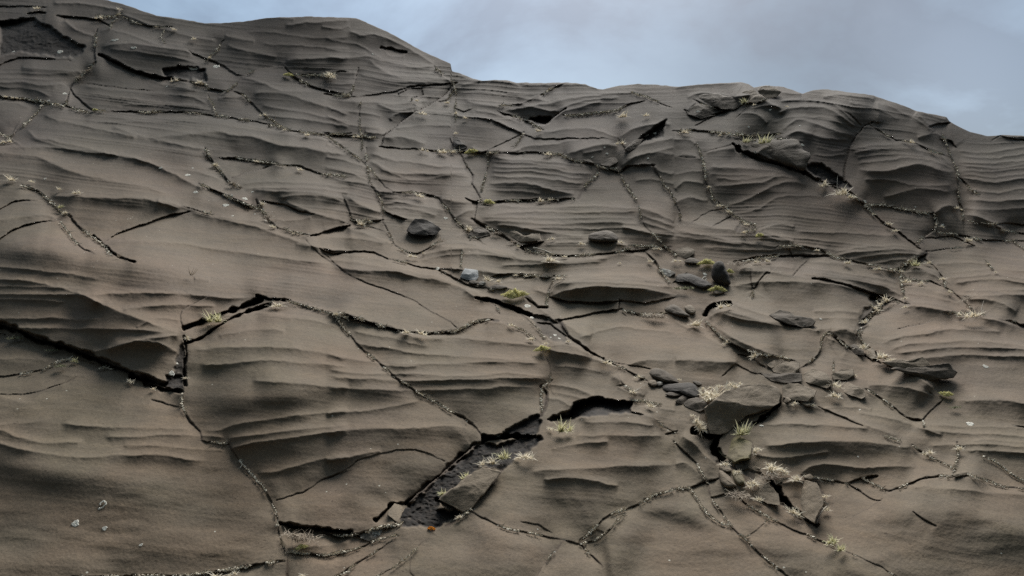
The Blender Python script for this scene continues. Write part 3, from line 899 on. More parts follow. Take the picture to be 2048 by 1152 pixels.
CREST = {'s': (2.7, 4.2, 3.2, 1.6, 13.0, 9.0), 'm': (4.3, 6.5, 4.4, 4.6, 22.0, 14.0), 'l': (6.0, 9.0, 6.0, 16.0, 42.0, 26.0), 'x': (0.0, 10.0, 10.0, 62.0, 95.0, 70.0)}   # sharp lip (height, below, above) + gentle swell
CRACK = {'h': (0.7, 2.2, 3.0, 12.0), 'k': (0.92, 3.8, 12.5, 26.0), 'K': (1.3, 5.0, 21.0, 37.0), 'F': (3.1, 13.0, 25.0, 46.0)}   # half width, depth, rounding of the slab edges
SCALE_Y = lambda v: 0.58 + 0.42 * min(1, max(0, (v - 60) / 800))      # far lips look smaller
order = {'x': 0, 'l': 1, 'm': 2, 's': 3, 'P': 4, 'h': 5, 'k': 6, 'K': 7, 'F': 8}
for kind, o, P in sorted(LINES, key=lambda q: order[q[0]]):
    far = SCALE_Y(P[:, 1].mean())
    if kind in CREST:
        a, wf, wt, a2, wf2, wt2 = CREST[kind]
        k = far * (0.4 + 0.6 * o['scale'])
        a, wf, wt, a2, wf2, wt2 = a * k, wf * far, wt * far, a2 * far * o['scale'], wf2 * far, wt2 * far
        Q = catmull(P)
        pad = 4.2 * wf2
        r = line_dist(Q, pad)
        if r is None: continue
        (r0, r1, c0, c1), d, ar, T = r
        te = {'s': min(0.3, max(0.12, 40.0 / T)), 'm': min(0.25, max(0.08, 40.0 / T)), 'l': 0.2, 'x': 0.42}[kind]; tap = sstep(ar / te) * sstep((1 - ar) / te)
        ph = rng.uniform(0, 99)
        lam = {'s': 70, 'm': 100, 'l': 250, 'x': 600}[kind]; tap = tap * (0.8 + 0.25 * lattice_noise(ar * T / lam + ph, ar * 0 + ph, 31))
        ad = np.sqrt(d * d + 0.6) - 0.77; tap2 = sstep(ar / 0.06) * sstep((1 - ar) / 0.06) * np.clip(0.95 + 0.35 * lattice_noise(ar * T / 50 + ph, ar * 0 + ph, 32), 0, 1.4)
        a2 *= 1.4 * min(1.0, T / (5.5 * a2 + 1)); win = sstep((pad - np.abs(d)) / (pad * 0.3))
        PSI[r0:r1, c0:c1] -= a * np.where(d > 0, np.exp(-ad / wt), np.exp(-ad / wf)) * tap2 * win
        prof = a2 * np.exp(-(np.sqrt(d * d + (0.2 * wt2) ** 2) - 0.2 * wt2) / np.where(d > 0, wt2, wf2)) * tap
        SWELL[r0:r1, c0:c1] -= prof * win
    elif kind in CRACK:
        wd, c, ea, ew = CRACK[kind]; ea *= far; ew *= far
        P = np.vstack([P[0] + (P[0] - P[1]) / np.hypot(*(P[0] - P[1])) * 5.0, P, P[-1] + (P[-1] - P[-2]) / np.hypot(*(P[-1] - P[-2])) * 5.0])
        if o['w']: wd = o['w'] * 0.48
        if o['c']: c = o['c']
        if o['f'] and kind != 'F': c *= 0.6
        wd *= o['scale'] * (0.8 + 0.2 * far); j = o['j'] * far
        TL = np.hypot(*(P[1:] - P[:-1]).T).sum(); j = j or {'h': 1.5, 'k': 4.0, 'K': 7.0, 'F': 0.0}[kind] * far * (1 if abs(P[-1][0] - P[0][0]) > 0.6 * abs(P[-1][1] - P[0][1]) else rng.choice([-1, 1])); j *= min(1.0, TL / (6.0 * abs(j) + 1))
        Lj = max(16.0, 1.3 * abs(j))
        r = line_dist(P, max(4 * wd, 3.2 * Lj if j else 8, 4 * ew))
        if r is None: continue
        (r0, r1, c0, c1), d, ar, T = r
        te = min(0.12, 5.0 / T)
        tap = sstep(ar / te + 0.4) * sstep((1 - ar) / te + 0.4) * (ar > 1e-4) * (ar < 1 - 1e-4)
        inside = (ar > 1e-4) & (ar < 1 - 1e-4)
        ph = rng.uniform(0, 99)
        wv = wd * (0.85 + 0.6 * lattice_noise(ar * T / 11 + ph, ar * 0, 33) ) * (0.4 + 0.6 * tap)
        g = np.exp(-(np.abs(d) / np.maximum(wv, 0.75)) ** (3.0 if kind in 'hk' else 6.0))
        ts = sstep(ar / 0.25) * sstep((1 - ar) / 0.25)
        sh = np.exp(-np.sqrt(d * d + 1) / ew) * sstep((4 * ew - np.abs(d)) / ew)
        cvar = (0.6 + 0.9 * lattice_noise(ar * T / 30 + ph, ar * 0 + 4.0, 35)) if kind in 'hk' else 0.8 + 0.5 * lattice_noise(ar * T / 30 + ph, ar * 0 + 4.0, 35)
        PSI[r0:r1, c0:c1] += c * g * tap * np.clip(cvar, 0.05, 1.3)
        SWELL[r0:r1, c0:c1] += ea * min(1.0, T / (12.0 * ea + 1)) * sh * ts
        SOIL[r0:r1, c0:c1] = np.maximum(SOIL[r0:r1, c0:c1], g * tap)
        if j:
            tj = sstep(ar / 0.2) * sstep((1 - ar) / 0.2)
            ad = np.abs(d)
            prof = np.exp(-ad / Lj) * sstep((3.2 * Lj - ad) / Lj)
            PSI[r0:r1, c0:c1] -= np.sign(d) * 0.5 * j * prof * tj
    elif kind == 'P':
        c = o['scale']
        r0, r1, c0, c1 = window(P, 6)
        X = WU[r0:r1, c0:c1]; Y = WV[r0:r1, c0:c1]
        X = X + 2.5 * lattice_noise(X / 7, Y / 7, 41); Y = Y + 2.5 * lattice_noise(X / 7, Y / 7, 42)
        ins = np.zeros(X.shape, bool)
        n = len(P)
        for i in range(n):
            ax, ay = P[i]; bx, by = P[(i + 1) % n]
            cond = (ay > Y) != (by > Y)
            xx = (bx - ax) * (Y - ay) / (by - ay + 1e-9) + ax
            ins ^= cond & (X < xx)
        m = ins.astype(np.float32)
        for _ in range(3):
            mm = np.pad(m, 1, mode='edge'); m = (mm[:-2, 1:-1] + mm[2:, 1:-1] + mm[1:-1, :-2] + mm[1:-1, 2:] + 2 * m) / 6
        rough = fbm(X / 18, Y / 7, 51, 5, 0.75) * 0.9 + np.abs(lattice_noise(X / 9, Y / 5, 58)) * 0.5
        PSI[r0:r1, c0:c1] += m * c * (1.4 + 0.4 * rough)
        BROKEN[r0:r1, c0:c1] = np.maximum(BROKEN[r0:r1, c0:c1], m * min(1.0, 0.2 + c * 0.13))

def blur(A, sig):
    k = int(4 * sig) + 1; g = np.exp(-0.5 * (np.arange(-k, k + 1) / sig) ** 2); g /= g.sum()
    for ax in (0, 1):
        n = A.shape[ax]; B = np.pad(A, [(k, k) if i == ax else (0, 0) for i in (0, 1)], mode='edge'); R = np.zeros_like(A)
        for i, q in enumerate(g): R += q * (B[i:i + n] if ax == 0 else B[:, i:i + n])
        A = R
    return A
PSI += blur(SWELL, 4.5).astype(np.float32)

# bedding direction: interpolated from the surveyed lips, then a bedding coordinate whose gradient follows it
CS = 10.0
cu = np.arange(U0, U1, CS); cv = np.arange(V0, V1, CS)
CU, CV = np.meshgrid(cu, cv)
sx = np.zeros(CU.shape); sy = np.zeros(CU.shape)
for kind, o, P in LINES:
    if kind not in CREST: continue
    for i in range(len(P) - 1):
        mid = (P[i] + P[i + 1]) / 2; d = P[i + 1] - P[i]
        ln = math.hypot(*d)
        if ln < 1: continue
        th = math.atan2(d[1], d[0])
        wgt = ln / ((CU - mid[0]) ** 2 + (CV - mid[1]) ** 2 * 2.0 + 500.0) ** 1.5
        sx += wgt * math.cos(2 * th); sy += wgt * math.sin(2 * th)
th = 0.5 * np.arctan2(sy, sx)
nx, ny = np.sin(th), -np.cos(th)                     # points up the picture
spacing = 9.0 + 17.0 * np.clip((CV - 120) / 900, 0, 1.2)
GX, GY = nx / spacing, ny / spacing
H, W = CU.shape
div = np.zeros((H, W))
gx = np.zeros((H, W + 1)); gx[:, 1:-1] = 0.5 * (GX[:, 1:] + GX[:, :-1])
gy = np.zeros((H + 1, W)); gy[1:-1] = 0.5 * (GY[1:] + GY[:-1])
div = (gx[:, 1:] - gx[:, :-1] + gy[1:] - gy[:-1]) * CS
ext = np.block([[div, div[:, ::-1]], [div[::-1], div[::-1, ::-1]]])
ft = np.fft.fft2(ext)
ky = np.fft.fftfreq(2 * H) * 2 * np.pi; kx = np.fft.fftfreq(2 * W) * 2 * np.pi
den = (2 * np.cos(kx)[None] - 2) + (2 * np.cos(ky)[:, None] - 2); den[0, 0] = 1
ft = ft / den; ft[0, 0] = 0
PHIc = np.real(np.fft.ifft2(ft))[:H, :W]
def bilin(A, fx, fy):
    h, w_ = A.shape
    fx = np.clip(fx, 0, w_ - 1.001); fy = np.clip(fy, 0, h - 1.001)
    xi = fx.astype(np.int64); yi = fy.astype(np.int64); tx = fx - xi; ty = fy - yi
    return (A[yi, xi] * (1 - tx) + A[yi, xi + 1] * tx) * (1 - ty) + (A[yi + 1, xi] * (1 - tx) + A[yi + 1, xi + 1] * tx) * ty
PHI = bilin(PHIc, (UU - U0) / CS, (VV - V0) / CS).astype(np.float32)
def beds(phi, seed, t1, t2):
    lip = np.round(phi); x = phi - lip                     # x > 0 above the lip
    h = np.random.RandomState(seed).uniform(0, 1, 4096)
    a = h[(lip.astype(np.int64)) % 4096] ** 1.6
    return -a * np.where(x > 0, np.exp(-x / t1), np.exp(x / t2))
smooth_zone = np.clip((VV - 900) / 200, 0, 1)              # the lowest slabs are smooth
for cxs, cys, rx, ry in [(960, 590, 330, 65), (1250, 700, 260, 70), (330, 480, 380, 60), (150, 1000, 420, 150),
                         (1900, 760, 160, 70), (1640, 600, 170, 50), (1750, 1050, 380, 110), (1000, 900, 420, 60)]:
    smooth_zone = np.maximum(smooth_zone, np.exp(-(((UU - cxs) / rx) ** 2 + ((VV - cys) / ry) ** 2) ** 1.5))
amp_mod = np.clip(0.5 + 1.0 * fbm(UU / 190, VV / 70, 61, 2), 0.03, 1.5) * (1 - 0.92 * smooth_zone) * (1 - 0.75 * sstep((VV - 380) / 300))
SP = 9.0 + 17.0 * np.clip((VV - 120) / 900, 0, 1.2)
wob = 0.42 * fbm(UU / 220, VV / 60, 71, 2) + 0.06 * lattice_noise(UU / 30, VV / 20, 74)
along = 0.65 + 0.55 * lattice_noise(UU / 240, PHI * 0.6, 73)
PSI += beds(PHI + wob, 81, 0.10, 0.2) * 0.19 * SP * amp_mod * np.clip(along, 0.1, 1.4)
PSI += beds(PHI * 2.3 + 1.3 * wob, 82, 0.2, 0.3) * 0.12 * SP * np.clip(amp_mod * 1.1, 0.12, 2)
PSI += 13.0 * fbm(UU / 330, VV / 120, 91, 2) + 3.0 * fbm(UU / 110, VV / 34, 95, 2)
PSI += 0.16 * fbm(UU / 5, VV / 4, 97, 2) * (0.5 + VV / 1000)
TINT = fbm(UU / 170, VV / 90, 101, 3)
del WU, WV

# base profile of the slope: gap between slope and line of sight, integrated to depth
_a = np.arange(-2700, 4700, 5.0); _k = np.exp(-0.5 * (np.arange(-60, 61) * 5.0 / 75) ** 2); _k /= _k.sum()
_r = np.interp(_a, RX, RY); _rs = np.convolve(np.pad(_r, 60, mode='edge'), _k, 'valid')
def ridge_s(u): return np.interp(u, _a, _rs)
VSr = ridge_s(us)
tt = (1152.0 - VV) / (1152.0 - VSr[None, :])
# steepness of the hill: (centre u, v, radius u, v, change)
HILLS = [(1650, 350, 420, 140, 0.42), (1230, 320, 260, 110, 0.10), (300, 90, 420, 110, 0.20), (700, 110, 200, 90, 0.22),
         (300, 520, 520, 70, -0.13), (900, 600, 380, 60, -0.10), (1350, 700, 260, 70, -0.07), (150, 330, 260, 80, -0.04),
         (500, 850, 420, 130, 0.17), (150, 950, 380, 200, 0.15), (1850, 650, 260, 90, -0.04), (1750, 1000, 300, 100, 0.03), (1100, 1000, 300, 100, 0.02)]
def gap_of(t, u, v):
    m = 0.27 + 0.47 * np.clip(1 - t, 0, 1.5) ** 1.1
    for a, b_, c, d, h in HILLS: m = m + h * np.exp(-((u - a) / c) ** 2 - ((v - b_) / d) ** 2)
    return m
M = gap_of(tt, UU, VV)
G = (1.0 / (M * F_PX)).astype(np.float64)
LN = np.cumsum(G[::-1], 0)[::-1] * ST
row1152 = int((1152 - V0) / ST)
LN = LN - LN[row1152][None, :] + math.log(CAM_Z / (576.0 / F_PX))
LNB = LN.copy()
LN = LN + G * PSI
def depth(u, v):
    """distance from the survey station along Y, at survey position (u, v)"""
    return np.exp(bilin(LN, (np.asarray(u, float) - U0) / ST, (np.asarray(v, float) - V0) / ST))
def pos(u, v, y=None):
    y = depth(u, v) if y is None else y
    return np.stack([y * (np.asarray(u, float) - CX) / F_PX, y, CAM_Z - y * (np.asarray(v, float) - CY) / F_PX], -1)
def wpos(u, v, y=None): return Vector([float(q) for q in pos(u, v, y)])
def ground_normal(u, v, h=9.0):
    a = pos(u + h, v) - pos(u - h, v); b = pos(u, v - h) - pos(u, v + h)
    n = np.cross(a, b); n = n / np.linalg.norm(n)
    return Vector([float(q) for q in n])

# the sheet itself
uf = np.arange(-70, 2120, 1.3)
lo = -70 - np.cumsum(2.0 * 1.115 ** np.arange(1, 44)); hi = uf[-1] + np.cumsum(2.0 * 1.115 ** np.arange(1, 44))
ucol = np.concatenate([lo[::-1], uf, hi])
tf = np.linspace(-0.05, 1.0, 840)
tlow = -0.05 - np.cumsum(0.004 * 1.12 ** np.arange(1, 30))
trow = np.concatenate([tlow[::-1], tf])
vsr = ridge(ucol)
Ug = np.repeat(ucol[None], len(trow), 0)
Vg = 1152.0 - trow[:, None] * (1152.0 - vsr[None])
fx = (Ug - U0) / ST; fy = (Vg - V0) / ST
inner = (Ug > U0) & (Ug < U1 - ST) & (Vg < V1 - ST)
# base depth everywhere by the same law, column by column
vss = ridge_s(ucol)
teff = (1152.0 - Vg) / (1152.0 - vss[None])
gi = 1.0 / (gap_of(teff, Ug, Vg) * F_PX)
dv = -(Vg[1:] - Vg[:-1])
LNg = np.concatenate([np.zeros((1, len(ucol))), np.cumsum(0.5 * (gi[1:] + gi[:-1]) * dv, 0)], 0)
rz = int(np.argmin(np.abs(trow)))
LNg = LNg - (LNg[rz] - (1152.0 - Vg[rz]) * gi[rz])[None] + math.log(CAM_Z / (576.0 / F_PX))
fade = sstep((Ug - U0 + 600) / 600) * sstep((U1 + 600 - Ug) / 600) * sstep((V1 + 250 - Vg) / 250)
rel = bilin(G * PSI, fx, fy)
edge_rel = rel * fade + (1 - fade) * 0.02 * fbm(Ug / 120, Vg / 50, 120, 4)
LNg = LNg + edge_rel
Yg = np.exp(LNg)
Pg = np.stack([Yg * (Ug - CX) / F_PX, Yg, CAM_Z - Yg * (Vg - CY) / F_PX], -1)
# far side of the crest: the rock rounds over and falls away
crest = Pg[-1]; back = []
rad = np.stack([crest[:, 0], crest[:, 1]], -1); rad /= np.linalg.norm(rad, axis=1)[:, None]
for s_ in [0.05, 0.15, 0.35, 0.7, 1.3, 2.5, 5, 9, 16, 30, 60, 120]:
    q = crest.copy(); q[:, :2] += rad * s_; q[:, 2] -= 0.06 * s_ + 0.10 * s_ ** 1.15 * 0.9 - 0.0
    slope_view = (crest[:, 2] - CAM_Z) / np.hypot(crest[:, 0], crest[:, 1])
    back.append(q)
Pall = np.concatenate([Pg, np.array(back)], 0)
nr, nc = Pall.shape[:2]
verts = Pall.reshape(-1, 3)
idx = np.arange(nr * nc).reshape(nr, nc)
quads = np.stack([idx[:-1, :-1], idx[:-1, 1:], idx[1:, 1:], idx[1:, :-1]], -1).reshape(-1, 4)

def fast_mesh(name, verts, quads):
    me = bpy.data.meshes.new(name)
    nf = len(quads); k = quads.shape[1]
    me.vertices.add(len(verts)); me.vertices.foreach_set('co', np.asarray(verts, np.float32).ravel())
    me.loops.add(nf * k); me.loops.foreach_set('vertex_index', np.asarray(quads, np.int32).ravel())
    me.polygons.add(nf); me.polygons.foreach_set('loop_start', np.arange(0, nf * k, k, dtype=np.int32))
    me.polygons.foreach_set('loop_total', np.full(nf, k, np.int32))
    me.update(calc_edges=True)
    return me
me = fast_mesh('rock_slope', verts, quads)
me.polygons.foreach_set('use_smooth', np.ones(len(quads), bool))
nb = len(back)
def put_attr(name, A, fill=0.0):
    a = bilin(A, fx, fy) * fade + (1 - fade) * fill
    a = np.concatenate([a, np.zeros((nb, nc))], 0)
    at = me.attributes.new(name, 'FLOAT', 'POINT'); at.data.foreach_set('value', a.astype(np.float32).ravel())
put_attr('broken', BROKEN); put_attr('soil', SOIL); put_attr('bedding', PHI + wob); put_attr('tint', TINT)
TERRAIN = bpy.data.objects.new('rock_slope', me); COL.objects.link(TERRAIN)
TERRAIN['kind'] = 'structure'
print('terrain verts', len(verts))
# ---------------------------------------------------------------- materials
def new_mat(name):
    m = bpy.data.materials.new(name); m.use_nodes = True
    b = m.node_tree.nodes['Principled BSDF']; b.inputs['Roughness'].default_value = 0.85
    b.inputs['Specular IOR Level'].default_value = 0.25
    return m, m.node_tree.nodes, m.node_tree.links, b
def noise(N, L, vec, scale, detail=4, rough=0.55, dist=0.0):
    n = N.new('ShaderNodeTexNoise'); n.inputs['Scale'].default_value = scale; n.inputs['Detail'].default_value = detail
    n.inputs['Roughness'].default_value = rough; n.inputs['Distortion'].default_value = dist
    if vec is not None: L.new(vec, n.inputs['Vector'])
    return n.outputs['Fac']
def ramp(N, L, fac, stops):
    r = N.new('ShaderNodeValToRGB'); el = r.color_ramp.elements
    while len(el) > 1: el.remove(el[-1])
    el[0].position = stops[0][0]; el[0].color = (*stops[0][1], 1)
    for p, c in stops[1:]:
        q = el.new(p); q.color = (*c, 1)
    L.new(fac, r.inputs['Fac']); return r.outputs['Color']
def mixc(N, L, fac, a, b, mode='MIX'):
    m = N.new('ShaderNodeMixRGB'); m.blend_type = mode
    for s, v in ((m.inputs['Fac'], fac), (m.inputs['Color1'], a), (m.inputs['Color2'], b)):
        if isinstance(v, bpy.types.NodeSocket): L.new(v, s)
        elif isinstance(v, tuple): s.default_value = (*v, 1)
        else: s.default_value = v
    return m.outputs['Color']
def mth(N, L, op, a, b=0.0):
    m = N.new('ShaderNodeMath'); m.operation = op
    for s, v in ((m.inputs[0], a), (m.inputs[1], b)):
        if isinstance(v, bpy.types.NodeSocket): L.new(v, s)
        else: s.default_value = v
    return m.outputs[0]
def attr(N, name):
    a = N.new('ShaderNodeAttribute'); a.attribute_name = name; return a.outputs['Fac']

m, N, L, b = new_mat('sandstone_slope')
tc = N.new('ShaderNodeTexCoord'); oc = tc.outputs['Object']
big = noise(N, L, oc, 0.35, 5, 0.6, 0.6)
base = ramp(N, L, big, [(0.30, (0.131, 0.108, 0.081)), (0.48, (0.140, 0.114, 0.085)), (0.60, (0.147, 0.117, 0.090)), (0.75, (0.139, 0.116, 0.093))])
t1 = attr(N, 'tint')
tr = ramp(N, L, mth(N, L, 'ADD', mth(N, L, 'MULTIPLY', t1, 0.9), 0.5), [(0.1, (0.98, 1.0, 0.97)), (0.45, (1, 1, 1)), (0.7, (1.02, 0.985, 0.96)), (0.95, (1.04, 0.975, 0.94))])
base = mixc(N, L, 0.9, base, tr, 'MULTIPLY')
# banding of the beds
bd = attr(N, 'bedding')
cx_ = N.new('ShaderNodeCombineXYZ'); L.new(mth(N, L, 'MULTIPLY', bd, 1.7), cx_.inputs[2])
sp = N.new('ShaderNodeSeparateXYZ'); L.new(oc, sp.inputs[0]); L.new(mth(N, L, 'MULTIPLY', sp.outputs[0], 0.35), cx_.inputs[0])
band = noise(N, L, cx_.outputs[0], 1.0, 4, 0.6)
base = mixc(N, L, 0.55, base, ramp(N, L, band, [(0.3, (0.78, 0.79, 0.80)), (0.5, (1, 1, 1)), (0.7, (1.12, 1.09, 1.04))]), 'MULTIPLY')
# blotches, grain, dark pin pricks
blot = noise(N, L, oc, 4.0, 6, 0.65, 0.3)
base = mixc(N, L, 0.5, base, ramp(N, L, blot, [(0.35, (0.82, 0.83, 0.84)), (0.5, (1, 1, 1)), (0.68, (1.12, 1.08, 1.03))]), 'MULTIPLY')
grain = noise(N, L, oc, 95.0, 3, 0.7)
base = mixc(N, L, 0.6, base, ramp(N, L, grain, [(0.3, (0.70, 0.70, 0.71)), (0.5, (1, 1, 1)), (0.72, (1.24, 1.22, 1.2))]), 'MULTIPLY')
g2 = noise(N, L, oc, 34.0, 4, 0.75)
base = mixc(N, L, 0.5, base, ramp(N, L, g2, [(0.34, (0.74, 0.74, 0.75)), (0.5, (1, 1, 1)), (0.66, (1.2, 1.19, 1.17))]), 'MULTIPLY')
pin = noise(N, L, oc, 38.0, 2, 0.5)
base = mixc(N, L, 0.8, base, ramp(N, L, pin, [(0.26, (0.45, 0.42, 0.40)), (0.31, (1, 1, 1))]), 'MULTIPLY')
# greyer upper beds, darkened further with height as painted-in slope shade
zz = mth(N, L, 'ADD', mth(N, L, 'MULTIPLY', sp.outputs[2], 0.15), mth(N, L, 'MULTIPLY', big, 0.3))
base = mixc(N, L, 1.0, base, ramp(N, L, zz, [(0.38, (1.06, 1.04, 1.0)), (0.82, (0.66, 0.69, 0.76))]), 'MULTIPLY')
# pale specks of lichen
lv = N.new('ShaderNodeTexVoronoi'); lv.inputs['Scale'].default_value = 9.0; L.new(oc, lv.inputs['Vector'])
lm = mth(N, L, 'MULTIPLY', mth(N, L, 'LESS_THAN', lv.outputs['Distance'], 0.055), mth(N, L, 'GREATER_THAN', noise(N, L, oc, 1.3, 3), 0.56))
base = mixc(N, L, lm, base, (0.46, 0.44, 0.37))
# broken faces: black crust, grey-white lichen, and recess shade painted into the colour
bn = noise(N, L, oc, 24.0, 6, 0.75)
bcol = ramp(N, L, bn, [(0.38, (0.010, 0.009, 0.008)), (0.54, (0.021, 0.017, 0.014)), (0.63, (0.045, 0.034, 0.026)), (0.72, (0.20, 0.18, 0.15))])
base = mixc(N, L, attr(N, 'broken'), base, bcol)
soil = ramp(N, L, noise(N, L, oc, 30.0, 4), [(0.35, (0.035, 0.025, 0.018)), (0.65, (0.085, 0.062, 0.045))])
base = mixc(N, L, mth(N, L, 'MULTIPLY', attr(N, 'soil'), 0.9), base, soil)
L.new(base, b.inputs['Base Color'])
b.inputs['Roughness'].default_value = 0.9
bump = N.new('ShaderNodeBump'); bump.inputs['Strength'].default_value = 0.5; bump.inputs['Distance'].default_value = 0.012
hh = mth(N, L, 'ADD', mth(N, L, 'MULTIPLY', noise(N, L, oc, 60.0, 5, 0.7), 0.35), mth(N, L, 'MULTIPLY', noise(N, L, oc, 9.0, 4, 0.6), 0.8))
L.new(hh, bump.inputs['Height']); L.new(bump.outputs[0], b.inputs['Normal'])
TERRAIN.data.materials.append(m)
# ---------------------------------------------------------------- materials of the loose things
def rock_mat(name, dark, mid, lichen=0.0, moss=None):
    m, N, L, b = new_mat(name)
    tc = N.new('ShaderNodeTexCoord'); oc = tc.outputs['Object']
    col = ramp(N, L, noise(N, L, oc, 5.0, 5, 0.65, 0.4), [(0.32, dark), (0.66, mid)])
    g = noise(N, L, oc, 70.0, 3, 0.7)
    col = mixc(N, L, 0.6, col, ramp(N, L, g, [(0.3, (0.68, 0.68, 0.7)), (0.5, (1, 1, 1)), (0.72, (1.3, 1.28, 1.25))]), 'MULTIPLY')
    if moss:
        col = mixc(N, L, mth(N, L, 'MULTIPLY', ramp(N, L, noise(N, L, oc, 4.0, 3), [(0.45, (0, 0, 0)), (0.65, (1, 1, 1))]), 0.6), col, moss)
    if lichen > 0:
        lf = ramp(N, L, noise(N, L, oc, 14.0, 5, 0.7), [(0.70 - lichen * 0.12, (0, 0, 0)), (0.74 - lichen * 0.12, (1, 1, 1))])
        col = mixc(N, L, lf, col, (0.33, 0.33, 0.30))
    L.new(col, b.inputs['Base Color'])
    bump = N.new('ShaderNodeBump'); bump.inputs['Strength'].default_value = 0.6; bump.inputs['Distance'].default_value = 0.01
    mpn = N.new('ShaderNodeMapping'); mpn.inputs['Rotation'].default_value = (0.5, 0.35, 0.2); mpn.inputs['Scale'].default_value = (2.5, 2.5, 26.0); L.new(oc, mpn.inputs['Vector'])
    hh_ = mth(N, L, 'ADD', noise(N, L, oc, 26.0, 6, 0.7), mth(N, L, 'MULTIPLY', noise(N, L, mpn.outputs[0], 1.0, 4, 0.6), 0.9))
    L.new(hh_, bump.inputs['Height']); L.new(bump.outputs[0], b.inputs['Normal'])
    return m
RM = {
    'black': rock_mat('black_basalt', (0.030, 0.026, 0.023), (0.065, 0.057, 0.048), 0.25),
    'dark': rock_mat('dark_stone', (0.060, 0.048, 0.035), (0.105, 0.084, 0.061), 0.1),
    'brown': rock_mat('brown_stone', (0.135, 0.108, 0.076), (0.190, 0.152, 0.108), 0.05),
    'grey': rock_mat('grey_stone', (0.20, 0.21, 0.215), (0.36, 0.37, 0.37), 0.5),
    'olive': rock_mat('olive_stone', (0.115, 0.095, 0.060), (0.19, 0.16, 0.10), 0.0, (0.16, 0.14, 0.06)),
    'crust': rock_mat('crusted_stone', (0.08, 0.072, 0.06), (0.16, 0.145, 0.12), 1.6),
}
def blade_mat(name, stops, rough=0.8):
    m, N, L, b = new_mat(name)
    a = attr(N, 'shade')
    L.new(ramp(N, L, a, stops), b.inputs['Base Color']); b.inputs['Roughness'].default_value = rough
    tr = N.new('ShaderNodeBsdfTranslucent'); L.new(b.inputs['Base Color'].links[0].from_socket, tr.inputs['Color'])
    ms = N.new('ShaderNodeMixShader'); ms.inputs[0].default_value = 0.35; L.new(b.outputs[0], ms.inputs[1]); L.new(tr.outputs[0], ms.inputs[2])
    L.new(ms.outputs[0], N['Material Output'].inputs['Surface'])
    return m
GM = {
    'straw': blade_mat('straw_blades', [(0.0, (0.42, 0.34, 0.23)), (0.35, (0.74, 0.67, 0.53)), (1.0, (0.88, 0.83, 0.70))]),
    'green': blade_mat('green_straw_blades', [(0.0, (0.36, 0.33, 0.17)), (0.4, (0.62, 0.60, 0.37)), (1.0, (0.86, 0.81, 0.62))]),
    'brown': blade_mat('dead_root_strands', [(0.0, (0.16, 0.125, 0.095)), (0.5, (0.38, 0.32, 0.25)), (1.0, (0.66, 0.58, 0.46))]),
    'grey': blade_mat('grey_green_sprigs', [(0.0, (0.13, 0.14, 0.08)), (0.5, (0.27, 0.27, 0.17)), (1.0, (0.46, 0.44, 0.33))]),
    'moss': blade_mat('yellow_green_moss', [(0.0, (0.46, 0.44, 0.20)), (0.5, (0.78, 0.75, 0.42)), (1.0, (0.90, 0.88, 0.64))]),
}

